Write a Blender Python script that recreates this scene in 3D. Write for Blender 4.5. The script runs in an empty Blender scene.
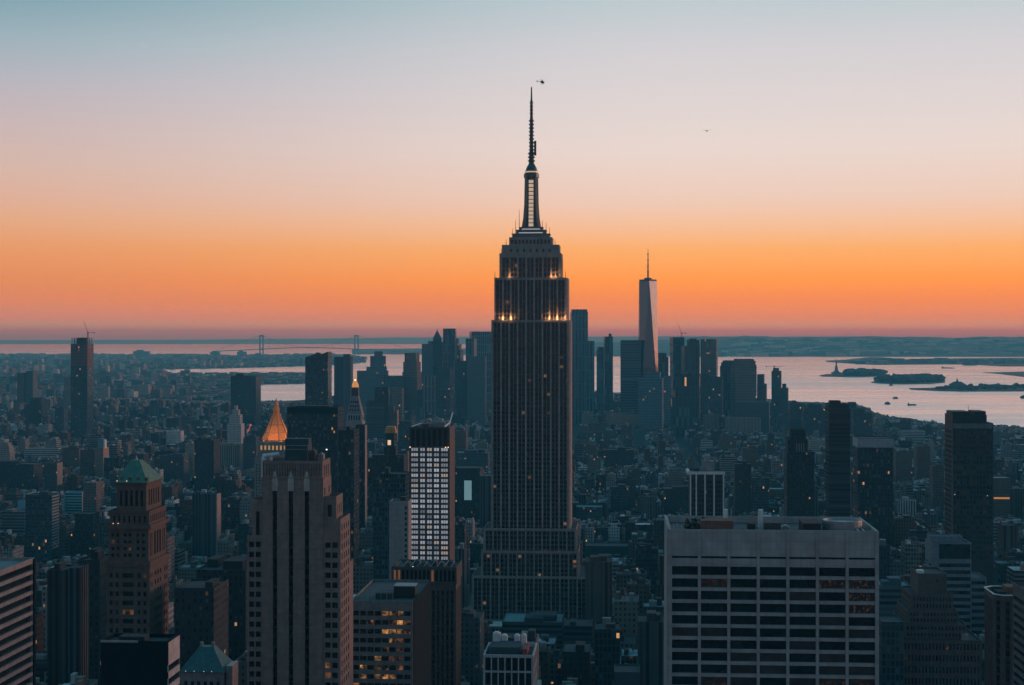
import bpy, math, random
from math import radians as R, sin, cos, pi
from mathutils import Vector, Matrix

rnd = random.Random(7)
sc = bpy.context.scene
COL = sc.collection

# ------------------------------------------------------------------ camera
H, F, CX, HY = 260.0, 1600.0, 512.0, 336.0       # eye height, focal length in px, centre, horizon row
cam = bpy.data.cameras.new("camera")
cam.sensor_width = 36.0
cam.lens = 36.0 * F / 1024.0
cam.shift_y = -(342.5 - HY) / 1024.0
cam.clip_start, cam.clip_end = 1.0, 250000.0
co = bpy.data.objects.new("camera", cam)
COL.objects.link(co)
co.location = (0, 0, H)
co.rotation_euler = (R(90), 0, 0)
sc.camera = co

def lin(c):
    c = c / 255.0
    return c / 12.92 if c <= 0.04045 else ((c + 0.055) / 1.055) ** 2.4
def srgb(r, g, b):
    return (lin(r), lin(g), lin(b), 1.0)

# ------------------------------------------------------------------ sky
SUN_AZ, SUN_EL = 66.0, 5.0        # degrees right of the view, above the horizon
W = bpy.data.worlds.new("World")
sc.world = W
W.use_nodes = True
nt = W.node_tree
nt.nodes.clear()
def N(t, **kw):
    n = nt.nodes.new(t)
    for k, v in kw.items():
        setattr(n, k, v)
    return n
tc = N('ShaderNodeTexCoord')
sep = N('ShaderNodeSeparateXYZ')
nt.links.new(tc.outputs['Generated'], sep.inputs[0])
def M(op, a, b=None, clamp=False):
    n = N('ShaderNodeMath', operation=op, use_clamp=clamp)
    for i, v in enumerate((a, b)):
        if v is None:
            continue
        if isinstance(v, (int, float)):
            n.inputs[i].default_value = v
        else:
            nt.links.new(v, n.inputs[i])
    return n.outputs[0]
elev = M('POWER', M('MAXIMUM', sep.outputs['Z'], 0.0), 0.5)
def zf(y):                         # photo row -> ramp position
    t = (HY - y) / F
    return math.sqrt(t / math.sqrt(1 + t * t))
def ramp(stops):
    n = N('ShaderNodeValToRGB')
    e = n.color_ramp.elements
    e[0].position, e[0].color = stops[0]
    e[1].position, e[1].color = stops[-1]
    for p, c in stops[1:-1]:
        k = e.new(p)
        k.color = c
    nt.links.new(elev, n.inputs[0])
    return n.outputs[0]
# what the eye gets is the sky seen through the air layer, so the bare sky is a little brighter and redder low down
HAZE_D, HAZE_C = 6.2e-5, (0.15, 0.73, 1.0)
AIR = (0.085, 0.125, 0.165)
def thru(y, c):
    e = max(HY - y, 7.0)
    out = []
    for i in range(3):
        T = math.exp(-HAZE_D * HAZE_C[i] * (524 - H) * F / e)
        out.append(max(0.02, (c[i] - AIR[i] * (1 - T)) / max(T, 0.12)))
    return tuple(out) + (1.0,)
def band(rows, above):
    return ramp([(zf(y), thru(y, srgb(*c))) for y, c in rows] + above)
left = band([(336, (120, 114, 126)), (328, (154, 120, 122)), (318, (192, 123, 112)), (300, (215, 129, 99)), (280, (222, 136, 95)), (250, (228, 151, 105)), (225, (225, 165, 130)),
             (200, (219, 172, 152)), (170, (210, 178, 167)), (130, (198, 178, 179)), (90, (180, 177, 187)), (50, (152, 174, 184)), (0, (114, 155, 169))],
            [(0.66, srgb(76, 134, 154)), (1, srgb(38, 120, 152))])
right = band([(336, (138, 116, 120)), (328, (180, 124, 119)), (318, (213, 126, 104)), (300, (240, 134, 82)), (280, (255, 150, 66)), (250, (250, 171, 106)), (225, (243, 188, 152)),
              (200, (236, 200, 183)), (150, (231, 212, 205)), (100, (221, 210, 209)), (50, (210, 206, 210)), (0, (188, 201, 206))],
             [(0.66, srgb(88, 144, 162)), (1, srgb(38, 120, 152))])
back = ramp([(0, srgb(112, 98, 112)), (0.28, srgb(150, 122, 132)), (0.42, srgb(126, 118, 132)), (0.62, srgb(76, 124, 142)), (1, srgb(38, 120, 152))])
# azimuth factor: 0 at the photo's left edge, 1 at its right edge; and front/back
ang = M('ARCTAN2', sep.outputs['X'], sep.outputs['Y'])
az = N('ShaderNodeMapRange', interpolation_type='SMOOTHSTEP')
az.inputs[1].default_value, az.inputs[2].default_value = -0.38, 0.12
nt.links.new(ang, az.inputs[0])
def mix(f, a, b):
    n = N('ShaderNodeMix', data_type='RGBA')
    nt.links.new(f, n.inputs[0])
    nt.links.new(a, n.inputs[6])
    nt.links.new(b, n.inputs[7])
    return n.outputs[2]
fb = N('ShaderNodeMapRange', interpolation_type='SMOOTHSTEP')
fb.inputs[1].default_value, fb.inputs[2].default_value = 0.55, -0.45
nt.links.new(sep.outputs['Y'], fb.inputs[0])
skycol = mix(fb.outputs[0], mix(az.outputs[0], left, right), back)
bg1 = N('ShaderNodeBackground')
nt.links.new(skycol, bg1.inputs[0])
bg1.inputs[1].default_value = 1.0
sky = N('ShaderNodeTexSky', sky_type='NISHITA')
sky.sun_disc = False
sky.sun_elevation, sky.sun_rotation = R(SUN_EL), R(SUN_AZ)
bg2 = N('ShaderNodeBackground')
nt.links.new(sky.outputs[0], bg2.inputs[0])
bg2.inputs[1].default_value = 0.006
add = N('ShaderNodeAddShader')
nt.links.new(bg1.outputs[0], add.inputs[0])
nt.links.new(bg2.outputs[0], add.inputs[1])
wo = N('ShaderNodeOutputWorld')
nt.links.new(add.outputs[0], wo.inputs[0])

# the afterglow of the sun just under the horizon: weak, wide and rosy
sun = bpy.data.lights.new("sun", 'SUN')
sun.energy, sun.angle, sun.color = 1.25, R(24), (1.0, 0.5, 0.36)
so = bpy.data.objects.new("sun", sun)
COL.objects.link(so)
sv = Vector((sin(R(SUN_AZ)) * cos(R(SUN_EL)), cos(R(SUN_AZ)) * cos(R(SUN_EL)), sin(R(SUN_EL))))
so.rotation_euler = sv.to_track_quat('Z', 'Y').to_euler()
so.location = (400, 200, 600)

vs = sc.view_settings
vs.view_transform, vs.look, vs.exposure, vs.gamma = 'Standard', 'None', 0.0, 1.0
vs.use_curve_mapping = False
cy = sc.cycles
cy.use_denoising = True
cy.max_bounces, cy.diffuse_bounces, cy.glossy_bounces, cy.volume_bounces, cy.transparent_max_bounces = 4, 2, 2, 0, 4
cy.sample_clamp_indirect = 4.0
cy.caustics_reflective = cy.caustics_refractive = False

# ------------------------------------------------------------------ materials
class NT:
    """small node builder"""
    def __init__(s, name):
        s.m = bpy.data.materials.new(name)
        s.m.use_nodes = True
        s.t = s.m.node_tree
        s.b = s.t.nodes['Principled BSDF']
        s.out = s.t.nodes['Material Output']
    def n(s, typ, **kw):
        k = s.t.nodes.new(typ)
        for a, v in kw.items():
            setattr(k, a, v)
        return k
    def set(s, sock, v):
        if isinstance(v, bpy.types.NodeSocket):
            s.t.links.new(v, sock)
        else:
            sock.default_value = v
    def math(s, op, a, b=0.0, c=None, clamp=False):
        k = s.n('ShaderNodeMath', operation=op, use_clamp=clamp)
        s.set(k.inputs[0], a)
        s.set(k.inputs[1], b)
        if c is not None:
            s.set(k.inputs[2], c)
        return k.outputs[0]
    def mix(s, f, a, b, mode='MIX'):
        k = s.n('ShaderNodeMix', data_type='RGBA', blend_type=mode)
        s.set(k.inputs[0], f)
        s.set(k.inputs[6], a)
        s.set(k.inputs[7], b)
        return k.outputs[2]
    def noise(s, scale, vec=None, detail=3.0, rough=0.6):
        k = s.n('ShaderNodeTexNoise')
        k.inputs['Scale'].default_value = scale
        k.inputs['Detail'].default_value = detail
        k.inputs['Roughness'].default_value = rough
        if vec is not None:
            s.t.links.new(vec, k.inputs['Vector'])
        return k.outputs['Fac']
    def pos(s):
        return s.n('ShaderNodeNewGeometry').outputs['Position']
    def scaled(s, v, x, y, z):
        k = s.n('ShaderNodeVectorMath', operation='MULTIPLY')
        s.set(k.inputs[0], v)
        k.inputs[1].default_value = (x, y, z)
        return k.outputs[0]
    def ramp(s, f, stops):
        k = s.n('ShaderNodeValToRGB')
        e = k.color_ramp.elements
        e[0].position, e[0].color = stops[0]
        e[1].position, e[1].color = stops[-1]
        for p, c in stops[1:-1]:
            e.new(p).color = c
        s.set(k.inputs[0], f)
        return k.outputs[0]

MATS = {}
def rgb(c):
    return (c[0], c[1], c[2], 1.0)

def surf(name, base, rough=0.8, var=0.25, scale=0.35, streak=True, metallic=0.0, spec=0.4, joint=0.0):
    """stone, brick, concrete, metal: base colour with mottling, rain streaks and faint course joints"""
    if name in MATS:
        return MATS[name]
    t = NT(name)
    p = t.pos()
    f = t.noise(scale, p, 4.0)
    lo = tuple(max(0, x * (1 - var)) for x in base)
    hi = tuple(min(1, x * (1 + var)) for x in base)
    c = t.ramp(f, [(0.3, rgb(lo)), (0.7, rgb(hi))])
    if streak:
        g = t.noise(1.0, t.scaled(p, 0.9, 0.9, 0.03), 3.0)
        c = t.mix(t.math('MULTIPLY', t.math('SUBTRACT', g, 0.45, clamp=True), 1.6, clamp=True), c, rgb(tuple(x * 0.55 for x in base)))
    if joint:
        z = t.n('ShaderNodeSeparateXYZ')
        t.t.links.new(p, z.inputs[0])
        fr = t.math('FRACT', t.math('DIVIDE', z.outputs[2], joint))
        c = t.mix(t.math('MULTIPLY', t.math('LESS_THAN', fr, 0.07), 0.35), c, rgb(tuple(x * 0.4 for x in base)))
    t.set(t.b.inputs['Base Color'], c)
    t.b.inputs['Roughness'].default_value = rough
    t.b.inputs['Metallic'].default_value = metallic
    t.b.inputs['Specular IOR Level'].default_value = spec
    MATS[name] = t.m
    return t.m

def glass(name, base=(0.006, 0.012, 0.015), rough=0.12, metallic=0.0, spec=0.5, var=0.6):
    if name in MATS:
        return MATS[name]
    t = NT(name)
    p = t.pos()
    f = t.noise(0.21, p, 1.0)
    c = t.ramp(f, [(0.35, rgb(tuple(x * (1 - var) for x in base))), (0.65, rgb(tuple(x * (1 + var) for x in base)))])
    t.set(t.b.inputs['Base Color'], c)
    t.b.inputs['Roughness'].default_value = rough
    t.b.inputs['Metallic'].default_value = metallic
    t.b.inputs['Specular IOR Level'].default_value = spec
    MATS[name] = t.m
    return t.m

def lit(name, col, strength, patch=0.0, thr=0.36):
    """lit window, lamp or painted glow; patch > 0 breaks the light into uneven rooms"""
    if name in MATS:
        return MATS[name]
    t = NT(name)
    t.b.inputs['Base Color'].default_value = (0.02, 0.02, 0.02, 1)
    t.b.inputs['Roughness'].default_value = 0.3
    t.b.inputs['Emission Color'].default_value = rgb(col)
    if patch:
        f = t.noise(patch, t.pos(), 2.0)
        v = t.math('MULTIPLY', t.math('POWER', t.math('MULTIPLY', t.math('SUBTRACT', f, thr, clamp=True), 3.0 if thr < 0.45 else 7.0, clamp=True), 2.0), strength)
        t.set(t.b.inputs['Emission Strength'], v)
    else:
        t.b.inputs['Emission Strength'].default_value = strength
    MATS[name] = t.m
    return t.m

def strip_mat(name, base=(0.008, 0.014, 0.017), spandrel=(0.05, 0.05, 0.055), floor=3.75, lit_p=0.02):
    """a tall window strip: glass and spandrel panels taking turns up the height, a few rooms lit"""
    if name in MATS:
        return MATS[name]
    t = NT(name)
    p = t.pos()
    s = t.n('ShaderNodeSeparateXYZ')
    t.t.links.new(p, s.inputs[0])
    v = t.math('DIVIDE', s.outputs[2], floor)
    fr = t.math('FRACT', v)
    isg = t.math('GREATER_THAN', fr, 0.38)
    c = t.mix(isg, rgb(spandrel), rgb(base))
    t.set(t.b.inputs['Base Color'], c)
    t.set(t.b.inputs['Roughness'], t.math('SUBTRACT', 0.6, t.math('MULTIPLY', isg, 0.45)))
    cell = t.n('ShaderNodeCombineXYZ')
    t.set(cell.inputs[0], t.math('FLOOR', t.math('DIVIDE', s.outputs[0], 2.6)))
    t.set(cell.inputs[1], t.math('FLOOR', t.math('DIVIDE', s.outputs[1], 2.6)))
    t.set(cell.inputs[2], t.math('FLOOR', v))
    wn = t.n('ShaderNodeTexWhiteNoise')
    t.t.links.new(cell.outputs[0], wn.inputs['Vector'])
    on = t.math('MULTIPLY', t.math('LESS_THAN', wn.outputs['Value'], lit_p), isg)
    t.b.inputs['Emission Color'].default_value = (1.0, 0.55, 0.25, 1)
    wn2 = t.n('ShaderNodeSeparateColor')
    t.t.links.new(wn.outputs['Color'], wn2.inputs[0])
    t.set(t.b.inputs['Emission Strength'], t.math('MULTIPLY', on, t.math('MULTIPLY_ADD', wn2.outputs[1], 0.15, 0.02)))
    MATS[name] = t.m
    return t.m

def facade(name, pu, pv, fu, fv, glassc=(0.012, 0.02, 0.024), lit_p=0.012, rough=0.18, gvar=0.0):
    """far facades: walls in the building's own colour (attribute) with rows of windows laid out in metres on the wall's UV"""
    if name in MATS:
        return MATS[name]
    t = NT(name)
    uv = t.n('ShaderNodeUVMap', uv_map='wall').outputs[0]
    s = t.n('ShaderNodeSeparateXYZ')
    t.t.links.new(uv, s.inputs[0])
    at = t.n('ShaderNodeAttribute', attribute_name='tone')
    p = t.pos()
    nz = t.noise(0.12, p, 4.0)
    wall = t.mix(t.math('MULTIPLY', t.math('SUBTRACT', nz, 0.42, clamp=True), 2.2, clamp=True), at.outputs['Color'], t.mix(0.45, at.outputs['Color'], (0.02, 0.02, 0.022, 1)))
    u, v = t.math('DIVIDE', s.outputs[0], pu), t.math('DIVIDE', s.outputs[1], pv)
    iu = t.math('LESS_THAN', t.math('ABSOLUTE', t.math('SUBTRACT', t.math('FRACT', u), 0.5)), fu / 2)
    iv = t.math('LESS_THAN', t.math('ABSOLUTE', t.math('SUBTRACT', t.math('FRACT', v), 0.5)), fv / 2)
    win = t.math('MULTIPLY', iu, iv)
    cell = t.n('ShaderNodeCombineXYZ')
    t.set(cell.inputs[0], t.math('FLOOR', u))
    t.set(cell.inputs[1], t.math('FLOOR', v))
    oi = t.n('ShaderNodeSeparateColor')
    t.t.links.new(at.outputs['Color'], oi.inputs[0])
    t.set(cell.inputs[2], t.math('MULTIPLY', oi.outputs[1], 917.0))
    wn = t.n('ShaderNodeTexWhiteNoise')
    t.t.links.new(cell.outputs[0], wn.inputs['Vector'])
    wc = t.n('ShaderNodeSeparateColor')
    t.t.links.new(wn.outputs['Color'], wc.inputs[0])
    g = t.mix(t.math('POWER', wc.outputs[2], 4.0), rgb(glassc), rgb(tuple(min(1, x * 6 + 0.02) for x in glassc)))
    t.set(t.b.inputs['Base Color'], t.mix(win, wall, g))
    t.set(t.b.inputs['Roughness'], t.math('MULTIPLY_ADD', win, rough - 0.85, 0.85))
    on = t.math('MULTIPLY', t.math('LESS_THAN', wn.outputs['Value'], lit_p), win)
    t.set(t.b.inputs['Emission Color'], t.mix(t.math('GREATER_THAN', wc.outputs[0], 0.7), (1.0, 0.5, 0.2, 1), (0.8, 0.85, 0.9, 1)))
    t.set(t.b.inputs['Emission Strength'], t.math('MULTIPLY', on, t.math('MULTIPLY_ADD', t.math('POWER', wc.outputs[1], 4.0), 0.7, 0.04)))
    MATS[name] = t.m
    return t.m

FAC = {'P': facade('masonry_facade', 3.0, 3.7, 0.42, 0.52, lit_p=0.028),
       'R': facade('ribbon_facade', 60.0, 3.8, 1.1, 0.5, lit_p=0.0),
       'C': facade('curtain_facade', 2.4, 3.9, 0.7, 0.74, glassc=(0.010, 0.022, 0.028), lit_p=0.02),
       'V': facade('pier_facade', 3.4, 300.0, 0.5, 1.1, lit_p=0.0),
       'DP': facade('distant_masonry_facade', 5.6, 7.4, 0.42, 0.5, lit_p=0.035),
       'DC': facade('distant_curtain_facade', 7.0, 26.0, 0.62, 0.86, glassc=(0.012, 0.03, 0.038), lit_p=0.004),
       'DV': facade('distant_pier_facade', 10.0, 40.0, 0.5, 0.93, lit_p=0.0),
       'DR': facade('distant_ribbon_facade', 90.0, 7.5, 1.1, 0.5, lit_p=0.0),
       'B': facade('blank_facade', 9.0, 9.0, 0.0, 0.0, lit_p=0.0)}

def tone_mat(name, rough=0.9):
    if name in MATS:
        return MATS[name]
    t = NT(name)
    at = t.n('ShaderNodeAttribute', attribute_name='tone')
    nz = t.noise(0.15, t.pos(), 4.0)
    t.set(t.b.inputs['Base Color'], t.mix(t.math('MULTIPLY', t.math('SUBTRACT', nz, 0.38, clamp=True), 2.0, clamp=True), at.outputs['Color'], t.mix(0.55, at.outputs['Color'], (0.03, 0.032, 0.034, 1))))
    t.b.inputs['Roughness'].default_value = rough
    MATS[name] = t.m
    return t.m
ROOF = tone_mat('roof_felt')

TONE = {'brick': (0.15, 0.085, 0.06), 'brown': (0.12, 0.085, 0.068), 'tan': (0.27, 0.215, 0.17), 'lime': (0.36, 0.325, 0.29), 'grey': (0.2, 0.2, 0.205),
        'pale': (0.5, 0.49, 0.48), 'white': (0.68, 0.67, 0.66), 'dark': (0.026, 0.036, 0.042), 'teal': (0.03, 0.075, 0.085), 'blue': (0.05, 0.09, 0.12), 'rust': (0.17, 0.075, 0.055), 'slate': (0.062, 0.082, 0.095)}
CWORD = {'brick': 'red brick', 'brown': 'brown brick', 'tan': 'tan brick', 'lime': 'limestone', 'grey': 'grey', 'pale': 'pale stone', 'white': 'white', 'dark': 'dark', 'teal': 'teal glass', 'blue': 'blue glass', 'slate': 'slate grey', 'rust': 'rust red'}

# ------------------------------------------------------------------ mesh building
class MB:
    def __init__(s):
        s.v, s.f, s.m, s.uv, s.c = [], [], [], [], []
    def quad(s, pts, mat=0, uv=None, tone=(0.2, 0.2, 0.2)):
        i = len(s.v)
        s.v.extend(pts)
        s.f.append(tuple(range(i, i + len(pts))))
        s.m.append(mat)
        s.uv.append(uv)
        s.c.append(tone)
    def box(s, x0, x1, y0, y1, z0, z1, mat=0, tone=(0.2, 0.2, 0.2), bottom=True):
        a = [(x0, y0, z0), (x1, y0, z0), (x1, y1, z0), (x0, y1, z0), (x0, y0, z1), (x1, y0, z1), (x1, y1, z1), (x0, y1, z1)]
        w, d, h = x1 - x0, y1 - y0, z1 - z0
        for idx, L in (((0, 1, 5, 4), w), ((1, 2, 6, 5), d), ((2, 3, 7, 6), w), ((3, 0, 4, 7), d)):
            s.quad([a[i] for i in idx], mat, [(0, z0), (L, z0), (L, z1), (0, z1)], tone)
        s.quad([a[4], a[5], a[6], a[7]], mat, None, tone)
        if bottom:
            s.quad([a[3], a[2], a[1], a[0]], mat, None, tone)
    def prism(s, poly, z0, z1, mat=0, tone=(0.2, 0.2, 0.2), top=None, cap=True):
        """poly counter-clockwise from above; top may be another ring of the same count (frustum)"""
        t = top or poly
        n = len(poly)
        for i in range(n):
            j = (i + 1) % n
            L = math.dist(poly[i], poly[j])
            s.quad([(*poly[i], z0), (*poly[j], z0), (*t[j], z1), (*t[i], z1)], mat, [(0, z0), (L, z0), (L, z1), (0, z1)], tone)
        if cap:
            s.quad([(*q, z1) for q in t], mat, None, tone)
            s.quad([(*q, z0) for q in reversed(poly)], mat, None, tone)
    def bar(s, a, b, r, mat=0, sides=4, tone=(0.2, 0.2, 0.2), r2=None):
        a, b = Vector(a), Vector(b)
        d = (b - a)
        if d.length < 1e-6:
            return
        d.normalize()
        u = d.cross(Vector((0, 0, 1)) if abs(d.z) < 0.9 else Vector((1, 0, 0))).normalized()
        w = d.cross(u)
        r2 = r if r2 is None else r2
        ring = [(cos(2 * pi * k / sides + pi / 4), sin(2 * pi * k / sides + pi / 4)) for k in range(sides)]
        A = [tuple(a + (u * x + w * y) * r) for x, y in ring]
        B = [tuple(b + (u * x + w * y) * r2) for x, y in ring]
        for k in range(sides):
            j = (k + 1) % sides
            s.quad([A[k], A[j], B[j], B[k]], mat, None, tone)
        s.quad(list(reversed(A)), mat, None, tone)
        s.quad(B, mat, None, tone)
    def lathe(s, prof, sides=12, c=(0, 0), mat=0, tone=(0.2, 0.2, 0.2), rot=0.0):
        for (r0, z0), (r1, z1) in zip(prof, prof[1:]):
            for k in range(sides):
                a, b = 2 * pi * k / sides + rot, 2 * pi * (k + 1) / sides + rot
                s.quad([(c[0] + r0 * cos(a), c[1] + r0 * sin(a), z0), (c[0] + r0 * cos(b), c[1] + r0 * sin(b), z0),
                        (c[0] + r1 * cos(b), c[1] + r1 * sin(b), z1), (c[0] + r1 * cos(a), c[1] + r1 * sin(a), z1)], mat, None, tone)
        r, z = prof[-1]
        if r > 0.01:
            s.quad([(c[0] + r * cos(2 * pi * k / sides + rot), c[1] + r * sin(2 * pi * k / sides + rot), z) for k in range(sides)], mat, None, tone)
    def mesh(s, name, mats):
        me = bpy.data.meshes.new(name)
        me.from_pydata(s.v, [], s.f)
        for m in mats if isinstance(mats, (list, tuple)) else [mats]:
            me.materials.append(m)
        if any(s.m):
            me.polygons.foreach_set('material_index', s.m)
        flat = []
        for f, uv in zip(s.f, s.uv):
            for k in range(len(f)):
                flat.extend(uv[k] if uv else (0.0, 0.0))
        lay = me.uv_layers.new(name='wall')
        lay.data.foreach_set('uv', flat)
        ca = me.attributes.new('tone', 'FLOAT_COLOR', 'FACE')
        fc = []
        for c in s.c:
            fc.extend((c[0], c[1], c[2], 1.0))
        ca.data.foreach_set('color', fc)
        me.update()
        return me
    def build(s, name, mats, parent=None, loc=None):
        o = bpy.data.objects.new(name, s.mesh(name, mats))
        COL.objects.link(o)
        if parent is not None:
            o.parent = parent
        if loc is not None:
            o.location = loc
        return o

def tag(o, label=None, cat=None, group=None, kind=None):
    for k, v in (('label', label), ('category', cat), ('group', group), ('kind', kind)):
        if v:
            o[k] = v
    return o
def empty(name, loc, rz=0.0):
    o = bpy.data.objects.new(name, None)
    COL.objects.link(o)
    o.location, o.rotation_euler = loc, (0, 0, rz)
    o.empty_display_size = 5
    return o

GRID = R(-4.04)                                  # the street grid runs a little to the right of the view
def X(px, D): return (px - CX) / F * D
def Z(py, D): return H - (py - HY) / F * D
def G(px, py):                                   # where the sight line meets the ground
    D = H * F / (py - HY)
    return (X(px, D), D)

SEEN = []                                        # (px0, px1, top row, lowest row seen, distance, landmark words)
def site(name, label, cat, px0, px1, D, top, low, group=None, rot=GRID, short=None):
    """a building's Empty at the foot of its front face, and the front's width"""
    o = empty(name, (X((px0 + px1) / 2, D), D, 0), rot)
    tag(o, label, cat, group)
    SEEN.append((px0, px1, top, low, D, short))
    return o, (px1 - px0) / F * D

PANES = {}
def pane_mesh(mat):
    if mat.name not in PANES:
        b = MB()
        b.box(-0.5, 0.5, 0.0, 0.12, -0.5, 0.5)
        PANES[mat.name] = b.mesh('window', mat)
    return PANES[mat.name]

class Tower:
    """collects walls with real window openings, their panes and the roofs of one building"""
    def __init__(s, root, wall_mats, tone=(0.3, 0.3, 0.3), budget=100):
        s.root, s.wm = root, wall_mats
        s.w, s.r, s.tone = MB(), [], tone
        s.panes, s.budget = [], budget
    def face(s, o, ang, L, z0, z1, st):
        """one wall: o = lower left corner seen from outside, ang = turn of the wall; st = None for a plain wall, or (list of (a, b) across, list of (a, b) up, depth, material, lit chance, lit material)"""
        c, sn = cos(ang), sin(ang)
        def q(u, d, z):                          # d = depth behind the wall plane
            return (o[0] + u * c - d * sn, o[1] + u * sn + d * c, z)
        if not st:
            s.w.quad([q(0, 0, z0), q(L, 0, z0), q(L, 0, z1), q(0, 0, z1)], 0, [(0, z0), (L, z0), (L, z1), (0, z1)], s.tone)
            return
        xs, zs, dep, mat, lp, lm = st
        ex = [0.0] + [k for ab in xs for k in ab] + [L]
        ez = [z0] + [k for ab in zs for k in ab] + [z1]
        for j in range(len(ez) - 1):
            a0, a1 = ez[j], ez[j + 1]
            if j % 2 == 0:
                if a1 - a0 > 1e-4:
                    s.w.quad([q(0, 0, a0), q(L, 0, a0), q(L, 0, a1), q(0, 0, a1)], 0, [(0, a0), (L, a0), (L, a1), (0, a1)], s.tone)
                continue
            for i in range(len(ex) - 1):
                b0, b1 = ex[i], ex[i + 1]
                if i % 2 == 0:
                    if b1 - b0 > 1e-4:
                        s.w.quad([q(b0, 0, a0), q(b1, 0, a0), q(b1, 0, a1), q(b0, 0, a1)], 0, [(b0, a0), (b1, a0), (b1, a1), (b0, a1)], s.tone)
                    continue
                s.w.quad([q(b0, 0, a0), q(b1, 0, a0), q(b1, dep, a0), q(b0, dep, a0)], 0, None, s.tone)
                s.w.quad([q(b0, dep, a1), q(b1, dep, a1), q(b1, 0, a1), q(b0, 0, a1)], 0, None, s.tone)
                s.w.quad([q(b0, 0, a0), q(b0, dep, a0), q(b0, dep, a1), q(b0, 0, a1)], 0, None, s.tone)
                s.w.quad([q(b1, dep, a0), q(b1, 0, a0), q(b1, 0, a1), q(b1, dep, a1)], 0, None, s.tone)
                mm = lm if lm and rnd.random() < lp else mat
                s.panes.append((q((b0 + b1) / 2, dep, (a0 + a1) / 2), ang, b1 - b0, a1 - a0, mm))
    def roof(s, poly, z, tone=(0.06, 0.065, 0.07), par=1.1, th=0.5):
        """flat roof behind a parapet"""
        n = len(poly)
        cx, cyy = sum(p[0] for p in poly) / n, sum(p[1] for p in poly) / n
        inn = []
        for p in poly:
            d = Vector((cx - p[0], cyy - p[1]))
            d = d / max(1e-6, max(abs(d.x), abs(d.y))) * th
            inn.append((p[0] + d.x, p[1] + d.y))
        for i in range(n):
            j = (i + 1) % n
            s.w.quad([(*poly[i], z), (*poly[j], z), (*inn[j], z), (*inn[i], z)], 0, None, s.tone)
            s.w.quad([(*inn[i], z), (*inn[j], z), (*inn[j], z - par), (*inn[i], z - par)], 0, None, s.tone)
        rb = MB()
        rb.quad([(*p, z - par) for p in inn], 0, None, tone)
        s.r.append(rb)
    def tier(s, x0, x1, y0, y1, z0, z1, front=None, right=None, left=None, back=None, roof=True, par=1.1, rtone=(0.06, 0.065, 0.07), th=0.5):
        s.face((x0, y0), 0.0, x1 - x0, z0, z1, front)
        s.face((x1, y0), pi / 2, y1 - y0, z0, z1, right)
        s.face((x1, y1), pi, x1 - x0, z0, z1, back)
        s.face((x0, y1), -pi / 2, y1 - y0, z0, z1, left)
        if roof:
            s.roof([(x0, y0), (x1, y0), (x1, y1), (x0, y1)], z1, rtone, par, th)
    def done(s, wname='wall'):
        s.w.build(wname, s.wm, s.root)
        for rb in s.r:
            rb.build('roof', ROOF, s.root)
        s.panes.sort(key=lambda p: -p[2] * p[3])
        # the panes nearest the eye and topmost first: those the picture shows
        if len(s.panes) > s.budget:
            s.panes.sort(key=lambda p: (p[1] not in (0.0,) , -round(p[2] * p[3], 1), -p[0][2]))
        rest = {}
        for p, ang, w, h, m in s.panes[:s.budget]:
            o = bpy.data.objects.new('window', pane_mesh(m))
            COL.objects.link(o)
            o.parent = s.root
            o.location, o.rotation_euler, o.scale = p, (0, 0, ang), (w, 1, h)
        over = s.panes[s.budget:]
        if over:
            mats = []
            b = MB()
            for p, ang, w, h, m in over:
                if m not in mats:
                    mats.append(m)
                c, sn = cos(ang) * w / 2, sin(ang) * w / 2
                b.quad([(p[0] - c, p[1] - sn, p[2] - h / 2), (p[0] + c, p[1] + sn, p[2] - h / 2), (p[0] + c, p[1] + sn, p[2] + h / 2), (p[0] - c, p[1] - sn, p[2] + h / 2)], mats.index(m))
            tag(b.build('window', mats, s.root), kind='stuff')

def spans(L, n, frac, m0=0.0, m1=None, off=0.0):
    """n openings along L, each a fraction of its bay"""
    m1 = m0 if m1 is None else m1
    p = (L - m0 - m1) / n
    return [(off + m0 + p * (i + (1 - frac) / 2), off + m0 + p * (i + (1 + frac) / 2)) for i in range(n)]

GLASS = glass('dark_window_glass')
TEALG = glass('teal_window_glass', (0.012, 0.035, 0.042), 0.1)
MIRROR = glass('mirror_window_glass', (0.62, 0.68, 0.8), 0.08, metallic=1.0, var=0.25)
WARM = lit('lit_room_glass', (1.0, 0.46, 0.14), 0.8, 0.3)
DIM = lit('dim_room_glass', (1.0, 0.42, 0.16), 0.28, 0.25)
COOL = lit('cool_lit_glass', (0.85, 0.9, 1.0), 0.5, 0.4)
LAMPW = lit('warm_lamp', (1.0, 0.62, 0.3), 2.2)
LAMPC = lit('white_lamp', (0.9, 0.95, 1.0), 1.5)
REDL = lit('red_lamp', (1.0, 0.12, 0.08), 2.0)
METAL = surf('grey_metal', (0.28, 0.29, 0.3), 0.5, streak=False, metallic=0.4)
DARKM = surf('dark_metal', (0.05, 0.055, 0.06), 0.55, streak=False)
WHITEP = surf('white_paint', (0.72, 0.72, 0.72), 0.6, var=0.1)
CONC = surf('concrete', (0.36, 0.35, 0.36), 0.85)
BLACKM = surf('black_cladding', (0.008, 0.018, 0.023), 0.9, streak=False, spec=0.1)  # also serves as painted shade on the lit office's side
WOOD = surf('tank_wood', (0.09, 0.065, 0.05), 0.9)

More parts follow.
